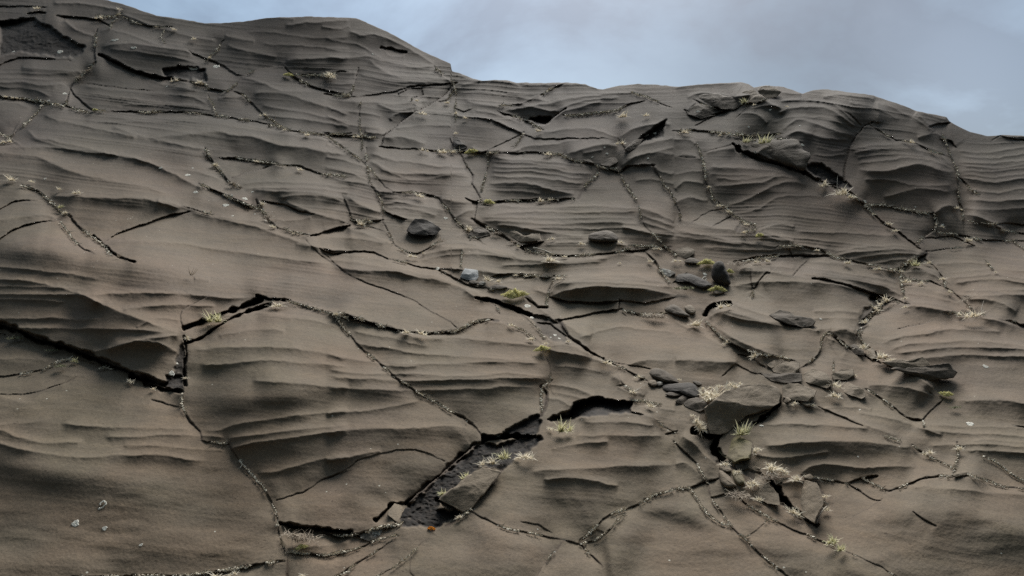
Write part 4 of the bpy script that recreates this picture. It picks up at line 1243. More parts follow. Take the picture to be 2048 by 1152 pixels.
# ---------------------------------------------------------------- stones
FR = {'A': (0, 0, 2.88), 'B': (650, 0, 2.88), 'C': (1348, 100, 2.88), 'D': (0, 370, 2.88), 'E': (650, 370, 2.88),
      'F': (1348, 400, 2.88), 'G': (0, 752, 2.88), 'H': (650, 752, 2.88), 'I': (1348, 752, 2.88),
      'J': (1200, 640, 4.8), 'K': (1400, 780, 5.76), 'L': (1300, 480, 9.6)}
def loc(fr, x, y):
    a, b, s = FR[fr]; return a + x / s, b + y / s
RND = random.Random(11)
STONES = []
def stone(name, fr, outline, mat, style, label, cat, thick=0.5, lean=1.5, group=None, push=0.0):
    P = np.array([loc(fr, *[float(q) for q in p.split(',')]) for p in outline.split()])
    if 0.5 * np.sum(P[:, 0] * np.roll(P[:, 1], -1) - np.roll(P[:, 0], -1) * P[:, 1]) < 0: P = P[::-1]
    if style == 'round':
        Q = []
        n = len(P)
        for i in range(n):
            p0, p1, p2, p3 = P[i - 1], P[i], P[(i + 1) % n], P[(i + 2) % n]
            for j in range(4):
                t = j / 4; Q.append(0.5 * ((2 * p1) + (-p0 + p2) * t + (2 * p0 - 5 * p1 + 4 * p2 - p3) * t * t + (-p0 + 3 * p1 - 3 * p2 + p3) * t ** 3))
        P = np.array(Q)
    else:
        Q = []
        n = len(P)
        for i in range(n):
            a, b = P[i], P[(i + 1) % n]; Q.append(a)
            ln = np.hypot(*(b - a)); k = int(ln / 9)
            for j in range(1, k + 1):
                t = j / (k + 1); nn = np.array([-(b - a)[1], (b - a)[0]]) / (ln + 1e-6)
                Q.append(a + (b - a) * t + nn * RND.uniform(-0.03, 0.03) * ln)
        P = np.array(Q)
    u0, u1, v0, v1 = P[:, 0].min(), P[:, 0].max(), P[:, 1].min(), P[:, 1].max()
    # ground line under the stone
    su = np.linspace(u0 + 0.1 * (u1 - u0), u1 - 0.1 * (u1 - u0), 9); ly = []
    for u in su:
        near = P[np.abs(P[:, 0] - u) < max(3, (u1 - u0) * 0.12)]
        vb = near[:, 1].max() if len(near) else v1
        ly.append(min(math.log(float(depth(u, vb + 2))), math.log(float(depth(u, vb - 1)))))
    kx, k0 = np.polyfit(su - 0.5 * (u0 + u1), ly, 1)
    kx = max(-0.004, min(0.004, kx))
    cu_, cv_ = P[:, 0].mean(), P[:, 1].mean()
    h = v1 - v0; wd = u1 - u0; th = thick * min(h * 1.3, wd)
    def ydep(u, v, off):     # off in survey units towards the station
        Y = math.exp(k0 + kx * (u - 0.5 * (u0 + u1)))
        return Y * (1 + (lean * (v1 - v) - off - push) / F_PX)
    bm = bmesh.new(); rings = []
    prof = [(-0.95, 0.38), (-0.78, 0.68), (-0.48, 0.90), (0, 1.0), (0.50, 0.90), (0.80, 0.70), (0.97, 0.40)] if style == 'round' else [(-0.9, 0.5), (-0.7, 0.85), (0, 1.0), (0.45, 0.985), (0.75, 0.94), (0.95, 0.84), (1.0, 0.7), (1.0, 0.55), (1.0, 0.4), (1.0, 0.25), (1.0, 0.12)]
    cuts = []
    if style != 'round':
        for kk in range(5):
            an_ = RND.uniform(0, 6.283) if kk else RND.uniform(-1.9, -1.1); cuts.append((math.cos(an_), math.sin(an_), RND.uniform(0.55, 1.0) if kk < 3 else RND.uniform(0.3, 0.7), RND.uniform(0.3, 0.6)))
    def chop(u, v, o_):
        # flat fracture faces: each caps how far the stone stands out
        x_ = (u - fcx) / (wd * 0.5); y_ = (v - fcy) / (h * 0.5)
        for ca, sa, sl, c0_ in cuts: o_ = min(o_, c0_ + 0.35 - sl * (ca * x_ + sa * y_) * 0.9)
        return max(o_, 0.22)
    fcx, fcy = cu_, cv_
    if style != 'round': fcx += RND.uniform(-0.12, 0.12) * wd; fcy += RND.uniform(-0.15, 0.05) * h
    for (off, sc) in prof:
        vr = []
        n = len(P)
        ph1, ph2 = RND.uniform(0, 6), RND.uniform(0, 6)
        for i, p in enumerate(P):
            jj = 0.0 if off == 0 else 0.03
            an = i / n * 6.283
            s_ = sc * (1 + jj * (math.sin(2 * an + ph1) + 0.6 * math.sin(5 * an + ph2)) * 0.6)
            o_ = off * (1 + jj * 1.2 * math.sin(3 * an + ph2)) 
            u = fcx + (p[0] - fcx) * s_; v = fcy + (p[1] - fcy) * s_
            if off > 0 and cuts: o_ = chop(u, v, o_)
            vr.append(bm.verts.new(wpos(u, v, ydep(u, v, o_ * th))))
        rings.append(vr)
    for a, b in zip(rings[:-1], rings[1:]):
        for i in range(len(a)):
            j = (i + 1) % len(a); bm.faces.new((a[i], a[j], b[j], b[i]))
    cb = bm.verts.new(wpos(fcx, fcy, ydep(fcx, fcy, -th))); cf = bm.verts.new(wpos(fcx, fcy, ydep(fcx, fcy, th * (chop(fcx, fcy, 1.0) if cuts else 1.02))))
    for i in range(len(P)):
        j = (i + 1) % len(P)
        bm.faces.new((rings[0][j], rings[0][i], cb)); bm.faces.new((rings[-1][i], rings[-1][j], cf))
    bmesh.ops.recalc_face_normals(bm, faces=bm.faces)
    Y = ydep(cu_, v1, 0); px = Y / F_PX
    if style == 'round':
        bmesh.ops.subdivide_edges(bm, edges=bm.edges, cuts=1, use_grid_fill=True, smooth=0.6)
    else:
        bmesh.ops.subdivide_edges(bm, edges=bm.edges, cuts=1, use_grid_fill=True)
    from mathutils import noise as mn
    sz = max(wd, h) * px
    for v in bm.verts:
        p = v.co / sz
        d = mn.fractal(p * 3.6 + Vector((cu_, cv_, 0)), 0.85, 2.1, 6) * (0.020 if style == 'round' else 0.021)
        v.co += v.normal * d * sz
    base = wpos(0.5 * (u0 + u1), v1, ydep(0.5 * (u0 + u1), v1, 0))
    for v in bm.verts: v.co -= base
    me = bpy.data.meshes.new(name); bm.to_mesh(me); bm.free()
    if style == 'round':
        me.polygons.foreach_set('use_smooth', np.ones(len(me.polygons), bool))
    else:
        me.polygons.foreach_set('use_smooth', np.ones(len(me.polygons), bool))
        try: me.set_sharp_from_angle(angle=R_(32))
        except Exception: pass
    me.materials.append(RM[mat])
    o = bpy.data.objects.new(name, me); o.location = base; COL.objects.link(o)
    o['label'] = label; o['category'] = cat
    if group: o['group'] = group
    STONES.append(o)
    return o

S = stone
S('boulder', 'E', '470,265 490,225 520,195 580,197 620,215 668,255 640,285 570,292 490,280', 'black', 'angular', 'angular black boulder alone on the slope above a bare curled twig', 'boulder', 0.7, 1.0, None, 6)
S('boulder', 'E', '1518,300 1530,280 1590,265 1625,262 1665,275 1690,310 1660,328 1560,328 1522,318', 'dark', 'round', 'smooth dark loaf-shaped boulder on a banded ledge right of centre', 'boulder', 0.6)
S('stone', 'E', '778,530 805,480 880,490 885,530 870,548 820,548', 'grey', 'angular', 'pale grey angular stone at the end of a long smooth slab', 'stone', 0.55)
S('stone', 'E', '830,555 860,548 885,560 870,572 840,570', 'dark', 'round', 'small dark stone under the pale grey angular stone', 'stone')
S('stone', 'E', '882,565 905,555 928,565 915,577 890,576', 'crust', 'round', 'small speckled pebble right of the pale grey angular stone', 'stone')
S('flat_stone', 'E', '940,590 980,575 1030,580 1050,590 1010,603 960,602', 'dark', 'round', 'flat dark slab tucked behind the wide yellow-green moss cushion', 'flat stone', 0.4)
S('stone', 'E', '1232,530 1270,503 1305,508 1318,530 1270,534', 'brown', 'angular', 'small brown triangular stone on the ledge above the dotted vertical crack', 'stone')
S('stone', 'E', '828,285 850,250 880,240 940,262 955,285 900,302 850,300', 'dark', 'angular', 'dark wedge-shaped stone beside straw below the crack junction at centre', 'stone', 0.5)
S('flat_stone', 'E', '985,240 1060,245 1140,288 1235,280 1250,320 1200,325 1130,330 1050,290', 'brown', 'angular', 'brown rounded slab with a shadowed underside among straw at centre', 'flat stone', 0.45)
S('stone', 'E', '1955,720 1975,697 2016,690 2080,735 2095,760 2016,752', 'dark', 'round', 'dark stone at the right end of the long dark-faced ledge', 'stone')
S('stone', 'F', '62,615 100,605 125,640 105,660 75,645', 'brown', 'round', 'small brown stone above the straw tuft left of the striped slab', 'stone')
S('boulder', 'L', '1190,540 1230,460 1320,405 1400,430 1450,540 1520,700 1550,840 1500,870 1420,865 1250,800 1180,700', 'black', 'round', 'upright black egg-shaped boulder between moss cushions', 'boulder', 0.5, 0.3)
S('boulder', 'L', '330,770 360,710 480,670 700,650 820,665 950,720 1100,790 1200,860 1180,900 1100,935 1000,940 850,880 700,820 480,790 400,810', 'black', 'round', 'long dark loaf-shaped boulder lying left of the upright black boulder', 'boulder', 0.5)
S('boulder', 'L', '700,640 760,590 840,530 950,560 1080,640 1150,700 1180,790 1100,760 960,700 820,650', 'dark', 'round', 'dark oval boulder wedged behind the long dark boulder', 'boulder', 0.45, 1.4, None, -20)
S('stone', 'L', '665,410 740,345 850,350 950,400 960,450 850,460 770,460 690,440', 'dark', 'round', 'small rounded dark stone left of the upper moss cushion', 'stone')
S('flat_stone', 'L', '470,220 600,150 730,135 850,190 860,260 740,330 680,350 600,330 510,270', 'brown', 'angular', 'brown tilted slab above the small rounded stone in the mossy hollow', 'flat stone', 0.4)
S('stone', 'L', '1215,990 1260,950 1380,950 1430,1000 1350,1040 1240,1040', 'brown', 'round', 'brown stone under the moss cushion below the upright black boulder', 'stone')
S('stone', 'L', '180,550 350,560 500,640 400,700 320,730 240,660', 'crust', 'angular', 'speckled dark stone left of the long dark loaf-shaped boulder', 'stone', 0.4)
S('flat_stone', 'F', '540,664 570,652 610,628 650,640 700,670 790,680 818,700 800,725 740,732 660,715 600,692', 'dark', 'angular', 'long dark slab lying alone above the striped hump', 'flat stone', 0.45)
S('flat_stone', 'F', '1190,932 1300,918 1380,928 1430,905 1480,950 1400,972 1270,970', 'brown', 'angular', 'brown flat slab leaning behind the large dark pointed slab', 'flat stone', 0.4, 1.0)
S('flat_stone', 'F', '1255,972 1350,965 1420,965 1500,948 1585,940 1605,970 1635,990 1610,1025 1500,1037 1430,1035 1340,1002', 'dark', 'angular', 'large dark pointed slab resting on smooth rock at the right', 'flat stone', 0.5, 0.5)
S('stone', 'F', '985,840 1040,828 1090,868 1095,895 1040,887', 'dark', 'angular', 'dark flat stone at the foot of the wide grassy crack', 'stone')
S('stone', 'F', '1090,857 1150,850 1165,905 1140,925 1110,902', 'brown', 'angular', 'brown blocky stone between the dark flat stone and a straw tuft', 'stone')
S('block', 'F', '535,950 580,920 625,928 605,960 560,972', 'brown', 'angular', 'brown block behind the rounded block with straw on it', 'block')
S('block', 'F', '560,972 620,940 720,930 728,968 700,1000 620,1000 575,992', 'brown', 'angular', 'rounded brown block with straw on its left shoulder', 'block', 0.5)
S('flat_stone', 'F', '500,998 600,1000 740,998 738,1045 640,1055 560,1040 520,1018', 'dark', 'angular', 'dark greenish slab under the rounded brown block', 'flat stone', 0.5)
S('block', 'F', '745,1000 800,970 880,1000 910,1040 915,1070 880,1085 800,1060 740,1045', 'brown', 'angular', 'brown block right of the dark greenish slab', 'block', 0.5)
S('block', 'F', '905,1005 960,975 1035,975 1042,1010 1000,1035 920,1035', 'brown', 'angular', 'reddish brown rounded block right of the brown block', 'block', 0.5)
S('flat_stone', 'F', '935,1060 1000,1050 1090,1090 1108,1130 1080,1145 1000,1120 950,1095', 'brown', 'angular', 'brown slab with a shadowed lower edge below the reddish block', 'flat stone', 0.5)
S('cobble', 'J', '458,505 490,475 560,465 650,500 720,550 755,590 740,605 620,600 500,550 465,530', 'dark', 'round', 'upper of two big dark oval cobbles at the straw patch', 'cobble', 0.5)
S('cobble', 'J', '578,650 620,620 750,605 870,605 930,640 950,690 945,740 870,745 780,710 690,700 600,690', 'black', 'round', 'lower and larger of two big dark oval cobbles at the straw patch', 'cobble', 0.55)
S('cobble', 'J', '625,715 660,695 740,697 785,715 760,732 680,735', 'dark', 'round', 'thin flat cobble under the larger dark oval cobble', 'cobble')
S('stone', 'J', '720,780 790,725 850,735 850,770 790,805 740,797', 'dark', 'angular', 'small dark angular stone below the larger oval cobble', 'stone')
S('stone', 'J', '800,800 850,760 920,740 1000,765 1035,820 1010,850 960,880 880,860 820,825', 'dark', 'angular', 'dark grey angular stone left of the big tilted brown block', 'stone', 0.5)
S('cobble', 'J', '460,600 490,577 530,580 550,620 520,640 480,625', 'brown', 'round', 'small brown cobble left of the larger dark oval cobble', 'cobble')
S('pebble', 'J', '540,600 590,593 602,620 560,637', 'crust', 'round', 'grey pebble between the small brown and large dark cobbles', 'pebble')
S('pebble', 'J', '890,592 930,585 975,608 970,630 930,627', 'dark', 'round', 'dark pebble in straw right of the oval cobbles', 'pebble')
S('pebble', 'J', '370,545 400,527 430,535 430,560 390,566', 'brown', 'round', 'brown pebble left of the upper dark oval cobble', 'pebble')
S('block', 'J', '1012,850 1090,770 1180,700 1350,640 1560,610 1690,640 1750,715 1745,795 1650,850 1560,880 1400,925 1300,1010 1230,1070 1150,1102 1045,1100 1022,980', 'brown', 'angular', 'big tilted brown block above the black hole and tall green grass', 'block', 0.42, 0.9, None, 16)
S('block', 'J', '1700,800 1745,745 1800,740 1835,775 1790,800', 'brown', 'round', 'small brown stone at the right shoulder of the big tilted block', 'stone')
S('block', 'K', '210,690 250,640 340,560 420,520 500,555 600,610 600,690 580,800 480,820 400,860 300,790 220,720', 'olive', 'angular', 'olive brown faceted block below the black hole', 'block', 0.45)
S('stone', 'K', '400,860 470,815 550,830 560,900 480,935 430,920', 'dark', 'angular', 'dark stone under the olive brown faceted block', 'stone')
S('stone', 'K', '550,850 650,850 720,880 690,912 590,930 545,900', 'brown', 'angular', 'flat brown stone at the left end of the straw mat', 'stone')
S('cobble', 'K', '220,890 270,855 340,890 365,930 330,950 260,940', 'brown', 'round', 'small brown cobble on top of two long oval cobbles', 'cobble')
S('cobble', 'K', '215,930 260,915 340,990 400,1080 415,1110 330,1128 250,1090 220,1010', 'brown', 'round', 'long brown oval cobble leaning left in the lower crack', 'cobble', 0.5)
S('cobble', 'K', '355,930 400,920 480,970 520,1040 510,1080 440,1092 390,1040 360,970', 'olive', 'round', 'olive yellow oval cobble right of the long brown one', 'cobble', 0.5)
S('stone', 'K', '1130,120 1200,105 1250,130 1282,180 1240,197 1180,172', 'brown', 'round', 'tan stone in straw under the layered brown slabs', 'stone')
S('stone', 'K', '835,1050 900,1005 1020,1010 1020,1032 940,1060 880,1092', 'brown', 'angular', 'brown stone at the right end of the straw mat', 'stone')
S('stone', 'K', '1200,992 1270,965 1310,1010 1270,1042 1210,1022', 'brown', 'round', 'small rounded stone where the jagged crack begins', 'stone')
S('stone', 'I', '1608,565 1640,552 1690,552 1695,568 1650,580 1615,584', 'brown', 'round', 'small flat stone at the foot of the short vertical crack on the right', 'stone')
S('flat_stone', 'J', '1750,622 1900,605 2010,650 2082,682 2062,742 2010,790 1900,775 1830,768 1750,735', 'brown', 'angular', 'layered brown slab behind the right shoulder of the big tilted block', 'flat stone', 0.4, 1.3, None, 6)
S('flat_stone', 'I', '612,616 660,600 760,602 822,614 850,680 862,740 830,800 812,852 740,812 685,752 640,690', 'brown', 'angular', 'brown slab bounded by a hanging root strand, low in the gully', 'flat stone', 0.3, 1.3, None, 8)
S('flat_stone', 'I', '410,566 470,560 530,600 600,680 612,742 540,735 480,700 430,650', 'brown', 'angular', 'narrow brown slab right of the long oval cobbles', 'flat stone', 0.3, 1.3, None, 8)
S('stone', 'B', '735,800 770,803 820,845 800,860 745,850', 'black', 'angular', 'dark pointed stone left of the olive moss on the upper ledge', 'stone')
S('block', 'B', '1588,950 1600,910 1660,870 1700,865 1692,930 1640,965', 'dark', 'angular', 'upper dark block in the notch where three cracks meet', 'block')
S('block', 'B', '1640,965 1700,930 1725,970 1700,990 1660,985', 'dark', 'angular', 'lower dark block in the notch where three cracks meet', 'block')
S('stone', 'B', '1480,915 1500,898 1548,938 1500,935', 'dark', 'angular', 'small dark wedge stone left of the crack notch', 'stone')
S('flat_stone', 'B', '1722,862 1790,806 1835,800 1800,850 1745,872', 'dark', 'angular', 'narrow dark slab standing in the upper end of the crack notch', 'flat stone', 0.4)
S('block', 'C', '70,352 130,305 220,325 252,352 240,378 155,396 80,372', 'dark', 'angular', 'dark lozenge block below the skyline rocks, lichen dot in its middle', 'block', 0.5)
S('block', 'C', '105,300 150,262 240,250 330,268 425,305 345,345 200,325 130,305', 'dark', 'angular', 'long humped dark block above the lozenge block near the skyline', 'block', 0.5)
S('block', 'C', '340,270 400,240 460,228 528,280 480,305 420,303', 'brown', 'angular', 'brown block with greenish straw at its foot near the skyline', 'block', 0.4)
S('block', 'C', '480,235 500,210 550,204 620,240 590,272 530,280', 'brown', 'angular', 'brown block on the skyline left of the dome', 'block', 0.4)
S('flat_stone', 'C', '345,540 380,522 470,513 560,508 680,508 725,525 745,570 790,605 775,650 742,695 640,660 540,628 450,600 380,572', 'dark', 'round', 'overhanging dark wedge slab casting a black shadow on the striped face', 'flat stone', 0.3, 1.1, None, 14)
S('stone', 'H', '195,905 250,870 340,870 350,910 250,950 205,932', 'crust', 'angular', 'lichen-crusted stone in the black crevice at the bottom', 'stone')
S('stone', 'H', '365,775 400,735 480,748 445,790 420,852 362,800', 'brown', 'angular', 'brown stone wedged at the lower left of the big fissure', 'stone')
S('flat_stone', 'H', '655,712 720,655 905,522 1012,552 960,625 835,770 790,788 720,742', 'brown', 'angular', 'brown fallen slab lying in the big black fissure', 'flat stone', 0.2, 1.0, None, 24)

# ---------------------------------------------------------------- plants
def strip(V, Fq, sh, p0, dirv, up, length, width, droop, segs=4, curl=0.0, shade=0.5, rr=RND):
    side = dirv.cross(up)
    if side.length < 1e-4: side = Vector((1, 0, 0))
    side.normalize()
    p = Vector(p0); d = Vector(dirv).normalized(); i0 = len(V)
    for k in range(segs + 1):
        t = k / segs; w_ = width * (1 - t) ** 0.7 + width * 0.08
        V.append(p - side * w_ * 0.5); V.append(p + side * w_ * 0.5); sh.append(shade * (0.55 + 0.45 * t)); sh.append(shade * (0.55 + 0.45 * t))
        p = p + d * (length / segs)
        d = (d + Vector((0, 0, -droop / segs)) + side * curl / segs).normalized()
    for k in range(segs):
        a = i0 + 2 * k; Fq.append((a, a + 1, a + 3, a + 2))
def plant_mesh(kind, seed):
    rr = random.Random(seed); V = []; Fq = []; sh = []
    if kind in ('straw', 'green'):
        n = 46 if kind == 'straw' else 60
        nc_ = 3
        cs = [(rr.uniform(-0.22, 0.22), rr.uniform(-0.08, 0.08)) for _ in range(nc_)]
        for i in range(n):
            c = cs[i % nc_]; a = rr.uniform(0, 6.283); el_ = rr.betavariate(1.6, 1.6) * 1.5 if kind == 'green' else rr.betavariate(1.3, 2.0) * 1.5
            dv = Vector((math.cos(a) * math.cos(el_), math.sin(a) * math.cos(el_), math.sin(el_) + 0.05))
            ln = rr.uniform(0.16, 0.42) * (1.35 if kind == 'green' and el_ > 0.9 else 1)
            strip(V, Fq, sh, (c[0] + rr.uniform(-0.05, 0.05), c[1] + rr.uniform(-0.05, 0.05), -0.02), dv, Vector((0, 0, 1)), ln, rr.uniform(0.035, 0.07), rr.uniform(0.1, 1.1), 4, rr.uniform(-0.9, 0.9), rr.uniform(0.2, 1))
    elif kind == 'brown':
        for i in range(110):
            a = rr.uniform(0, 6.283); r = rr.uniform(0, 0.42)
            dv = Vector((rr.uniform(-1, 1), rr.uniform(-1, 1), rr.uniform(-0.1, 0.35)))
            strip(V, Fq, sh, (math.cos(a) * r, math.sin(a) * r * 0.5, rr.uniform(0, 0.13)), dv, Vector((0, 0, 1)), rr.uniform(0.12, 0.36), rr.uniform(0.018, 0.036), rr.uniform(-0.2, 0.7), 5, rr.uniform(-2.5, 2.5), rr.uniform(0.1, 1))
    elif kind == 'grey':
        for i in range(90):
            a = rr.uniform(0, 6.283); r = rr.uniform(0, 0.40)
            p = (math.cos(a) * r, math.sin(a) * r * 0.5, rr.uniform(0, 0.05))
            for k in range(2):
                dv = Vector((rr.uniform(-1, 1), rr.uniform(-1, 1), rr.uniform(0.1, 1)))
                strip(V, Fq, sh, p, dv, Vector((0, 0, 1)), rr.uniform(0.05, 0.14), rr.uniform(0.03, 0.05), rr.uniform(-0.2, 0.9), 3, rr.uniform(-2, 2), rr.uniform(0.1, 1))
    elif kind == 'twig':
        for i in range(7):
            a = rr.uniform(-0.3, 3.4); el_ = rr.uniform(0.25, 1.4)
            dv = Vector((math.cos(a) * math.cos(el_), math.sin(a) * math.cos(el_) * 0.5, math.sin(el_)))
            strip(V, Fq, sh, (rr.uniform(-0.04, 0.04), 0, -0.02), dv, Vector((0, 1, 0)), rr.uniform(0.35, 0.6), 0.035, rr.uniform(-1.6, 0.3), 7, 0, rr.uniform(0.3, 0.9))
            if i < 3: strip(V, Fq, sh, Vector((0, 0, 0)) + dv * 0.2, Vector((dv.x, dv.y, -0.5)), Vector((0, 1, 0)), 0.2, 0.016, -1.8, 5, 0, 0.6)
    else:  # moss: a domed cushion covered with short tips
        for i in range(620):
            a = rr.uniform(0, 6.283); r = math.sqrt(rr.uniform(0, 1))
            lump = 0.75 + 0.25 * math.sin(a * 3 + seed) + 0.12 * math.sin(a * 7 + seed * 2)
            R0 = 0.5 * lump; x = math.cos(a) * r * R0; y = math.sin(a) * r * R0 * 0.6
            z = 0.21 * (1 - r * r) * (0.8 + 0.35 * math.sin(x * 21 + seed) * math.cos(y * 25)) + 0.0
            n_ = Vector((x * 1.4, y * 2.2, 0.45 + rr.uniform(0, 0.2)))
            n_ += Vector((rr.uniform(-0.5, 0.5), rr.uniform(-0.5, 0.5), 0))
            strip(V, Fq, sh, (x, y, z - 0.02), n_, Vector((rr.uniform(-1, 1), rr.uniform(-1, 1), 0.2)), rr.uniform(0.03, 0.065), rr.uniform(0.02, 0.038), rr.uniform(0, 1.5), 2, rr.uniform(-1, 1), rr.uniform(0.15, 1) * (0.6 + 0.4 * (1 - r)))
        # inner body of the cushion
        base = len(V); NR, NA = 6, 18
        for ir in range(NR + 1):
            for ia in range(NA):
                a = ia / NA * 6.283; r = ir / NR
                lump = 0.75 + 0.25 * math.sin(a * 3 + seed) + 0.12 * math.sin(a * 7 + seed * 2)
                x = math.cos(a) * r * 0.48 * lump; y = math.sin(a) * r * 0.48 * lump * 0.6
                V.append(Vector((x, y, 0.19 * (1 - r * r) * (0.8 + 0.35 * math.sin(x * 21 + seed) * math.cos(y * 25)) - 0.03 * r - 0.01))); sh.append(0.2 + 0.3 * rr.random())
        for ir in range(NR):
            for ia in range(NA):
                j = (ia + 1) % NA; Fq.append((base + ir * NA + ia, base + (ir + 1) * NA + ia, base + (ir + 1) * NA + j, base + ir * NA + j))
    me = bpy.data.meshes.new(kind + '_plant')
    me.from_pydata([tuple(v) for v in V], [], Fq)
    at = me.attributes.new('shade', 'FLOAT', 'POINT'); at.data.foreach_set('value', np.array(sh, np.float32))
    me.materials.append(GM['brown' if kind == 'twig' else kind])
    return me
PM = {k: [plant_mesh(k, 100 * i + j) for j in range(4)] for i, k in enumerate(['straw', 'green', 'brown', 'grey', 'moss', 'twig'])}

PLANTS = """
E 205,210,90 835,240,100 670,312,80t 505,400,70 565,388,28 1300,303,56 1480,328,70 1110,347,40 1290,412,120 1380,405,50 930,528,90 1000,545,70 1100,514,40 1165,520,40 1340,528,70 1705,322,56 1910,358,60 1700,445,34 1870,430,60 470,835,90 560,842,90 1075,800,60 1190,875,80 1275,905,60 1400,893,50 1625,1010,90 1800,1098,60 1900,738,140b 60,735,50 1240,78,80 1305,76,56 545,50,80 940,90,72m 1090,615,150m 1250,932,95m 985,270,80b 1075,322,60b
F 190,348,105m 320,405,62m 250,505,100m 490,198,60m 1568,1108,85m 130,695,130 300,815,60 460,882,90 370,350,140b 480,348,60 540,343,60 825,282,50 1000,350,70 1170,388,60 1310,403,50 1400,360,90g 1470,352,60 1210,570,110 1160,610,90 1100,690,80 1090,832,100 1200,885,110 1240,912,70 1325,560,50 1340,458,80 1420,472,60 1545,445,60 1590,522,50 1700,550,120b 1720,645,130 1640,652,60 1335,607,50 1810,362,34 1850,412,30 20,342,60 60,492,130y 290,598,100 820,985,50 930,1052,100 930,1112,110 260,1085,260 340,1055,110 190,1100,140 200,1130,120 1042,1004,40 30,1030,40
I 140,265,110 405,310,120g 475,415,90 560,512,140 620,532,80 710,582,90 545,565,150b 450,612,100 380,672,150b 300,497,80 372,545,60 690,765,120 870,685,60 880,757,70 922,935,110g 965,985,80g 1460,432,80 1650,408,70 800,160,60 690,152,60 210,135,60 1618,170,80y 490,700,80
H 940,480,130 1045,450,110g 1160,445,130 1112,465,60 805,575,80g 685,665,74g 1380,285,150g 1295,298,50 775,802,60 1870,158,90 1775,82,70
D 1235,760,130g 1075,872,56 1600,675,120 1935,737,50 345,122,50g 377,150,60 85,865,120y 300,940,90y 350,1030,100y 435,1008,60g 588,1048,50 750,1120,70 1065,1105,46 1510,100,56 1550,175,80b 1572,232,56 682,405,60t 1100,500,100t 435,38,60 340,15,60 1690,275,30
G 885,68,50 1690,905,170b 1760,920,170b 1735,975,75m 1240,1140,120 1340,1132,60 1740,1140,60
A 1150,460,90 1005,455,64 692,48,40 40,805,70 30,550,50 85,556,50 60,1018,100 182,1038,50 440,1102,60 545,628,44m 1660,425,60m 1242,938,70 1340,1045,80b 1730,968,60 1480,922,50 1515,655,56 1640,742,40 1770,768,60 1900,422,110 1120,215,60 1000,160,60 570,95,60 215,38,60 1210,325,50 500,400,70b 460,440,70b
B 135,545,40 180,778,60 562,642,80 705,582,60 30,415,90 530,572,50 575,857,60 680,862,90 740,866,60 1230,742,70 1720,650,110 1850,655,60 1700,815,70 1285,877,70 950,875,30 805,672,50 755,645,50 755,762,40 840,865,76m
C 400,292,56g 460,310,40 420,518,66g 530,512,110g 60,460,80 975,800,150 860,765,90 1015,835,80 1370,522,60 1330,520,30 1235,990,70 1275,1032,56 1150,942,30 1640,905,60 1700,1085,80 200,782,36 262,888,56 312,922,56 415,998,46 405,1042,60 1545,1012,44 265,485,40 650,320,30
"""
PLANTS += """J 990,645,90 1075,640,80 1150,622,100 1240,612,90 1335,602,90 1050,702,100 1135,705,80 1000,762,70 890,905,80 950,960,110 1000,1030,90
K 800,845,120 900,880,110 1000,950,100 1100,990,90 560,1060,110 650,1080,90 440,930,80 860,960,120b
"""
LANDMARKS = [((850, 455), 'the angular black boulder'), ((1207, 472), 'the loaf-shaped boulder'), ((938, 547), 'the pale grey stone'),
    ((1440, 545), 'the upright black boulder'), ((1855, 740), 'the dark pointed slab'), ((1495, 800), 'the big tilted block'),
    ((1335, 765), 'the dark oval cobbles'), ((930, 930), 'the big black fissure'), ((180, 725), 'the long black crevice at left'),
    ((430, 640), 'the forked crevice'), ((1560, 310), 'the overhanging wedge slab'), ((70, 85), 'the black recess at top left'),
    ((370, 145), 'the dark hollow at upper left'), ((1585, 638), 'the lone long slab'), ((595, 1072), 'the root mass at the bottom'),
    ((905, 140), 'the skyline notch'), ((1730, 640), 'the wide grassy crack'), ((1225, 320), 'the three-crack notch'),
    ((1450, 945), 'the long oval cobbles'), ((1060, 510), 'the rounded slab at centre'), ((1690, 375), 'the tall narrow cleft'),
    ((1915, 940), 'the short upright crack'), ((1830, 510), 'the slab corner at right'), ((1920, 410), 'the right-hand joint'),
    ((540, 440), 'the lichen-dotted step'), ((1080, 690), 'the round moss cushion'), ((80, 410), 'the left-hand diagonal crack'),
    ((950, 390), 'the moss above centre'), ((1080, 240), 'the dark pocket under the ridge'), ((1430, 190), 'the skyline blocks'),
    ((440, 330), 'the short vertical step'), ((1130, 1080), 'the lower crack star'), ((1420, 400), 'the curved straw-filled crack')]
ITEMS = []
def register(o, u, v, adj, noun, gword):
    best = min(LANDMARKS, key=lambda q: math.hypot(q[0][0] - u, q[0][1] - v))
    dx, dy = u - best[0][0], v - best[0][1]; d = math.hypot(dx, dy)
    hor = 'left' if dx < 0 else 'right'; ver = 'above' if dy < 0 else 'below'
    if d < 22: rel = 'beside'
    elif abs(dx) > 2.4 * abs(dy): rel = hor + ' of'
    elif abs(dy) > 2.4 * abs(dx): rel = ver
    else: rel = ver + ' and ' + hor + ' of'
    if d >= 22: rel = ('just ' if d < 60 else 'well ' if d > 120 else '') + rel
    ITEMS.append((o, adj, noun, rel + ' ' + best[1], u, v, gword))
KN = {'straw': ('dry straw', 'tuft', 'grass tuft'), 'green': ('greenish straw', 'tuft', 'grass tuft'), 'brown': ('tangled brown root', 'clump', 'dead roots'),
      'grey': ('grey-green sprig', 'patch', 'sprig patch'), 'moss': ('yellow-green moss', 'cushion', 'moss'), 'twig': ('bare curled twig', 'sprig', 'twig')}
NM = {'straw': 'grass_tuft', 'green': 'grass_tuft', 'brown': 'dead_root_clump', 'grey': 'sprig_patch', 'moss': 'moss_cushion', 'twig': 'dry_twig'}
CODE = {'t': 'twig', 'm': 'moss', 'b': 'brown', 'g': 'green', 'y': 'grey'}
dg = bpy.context.evaluated_depsgraph_get()
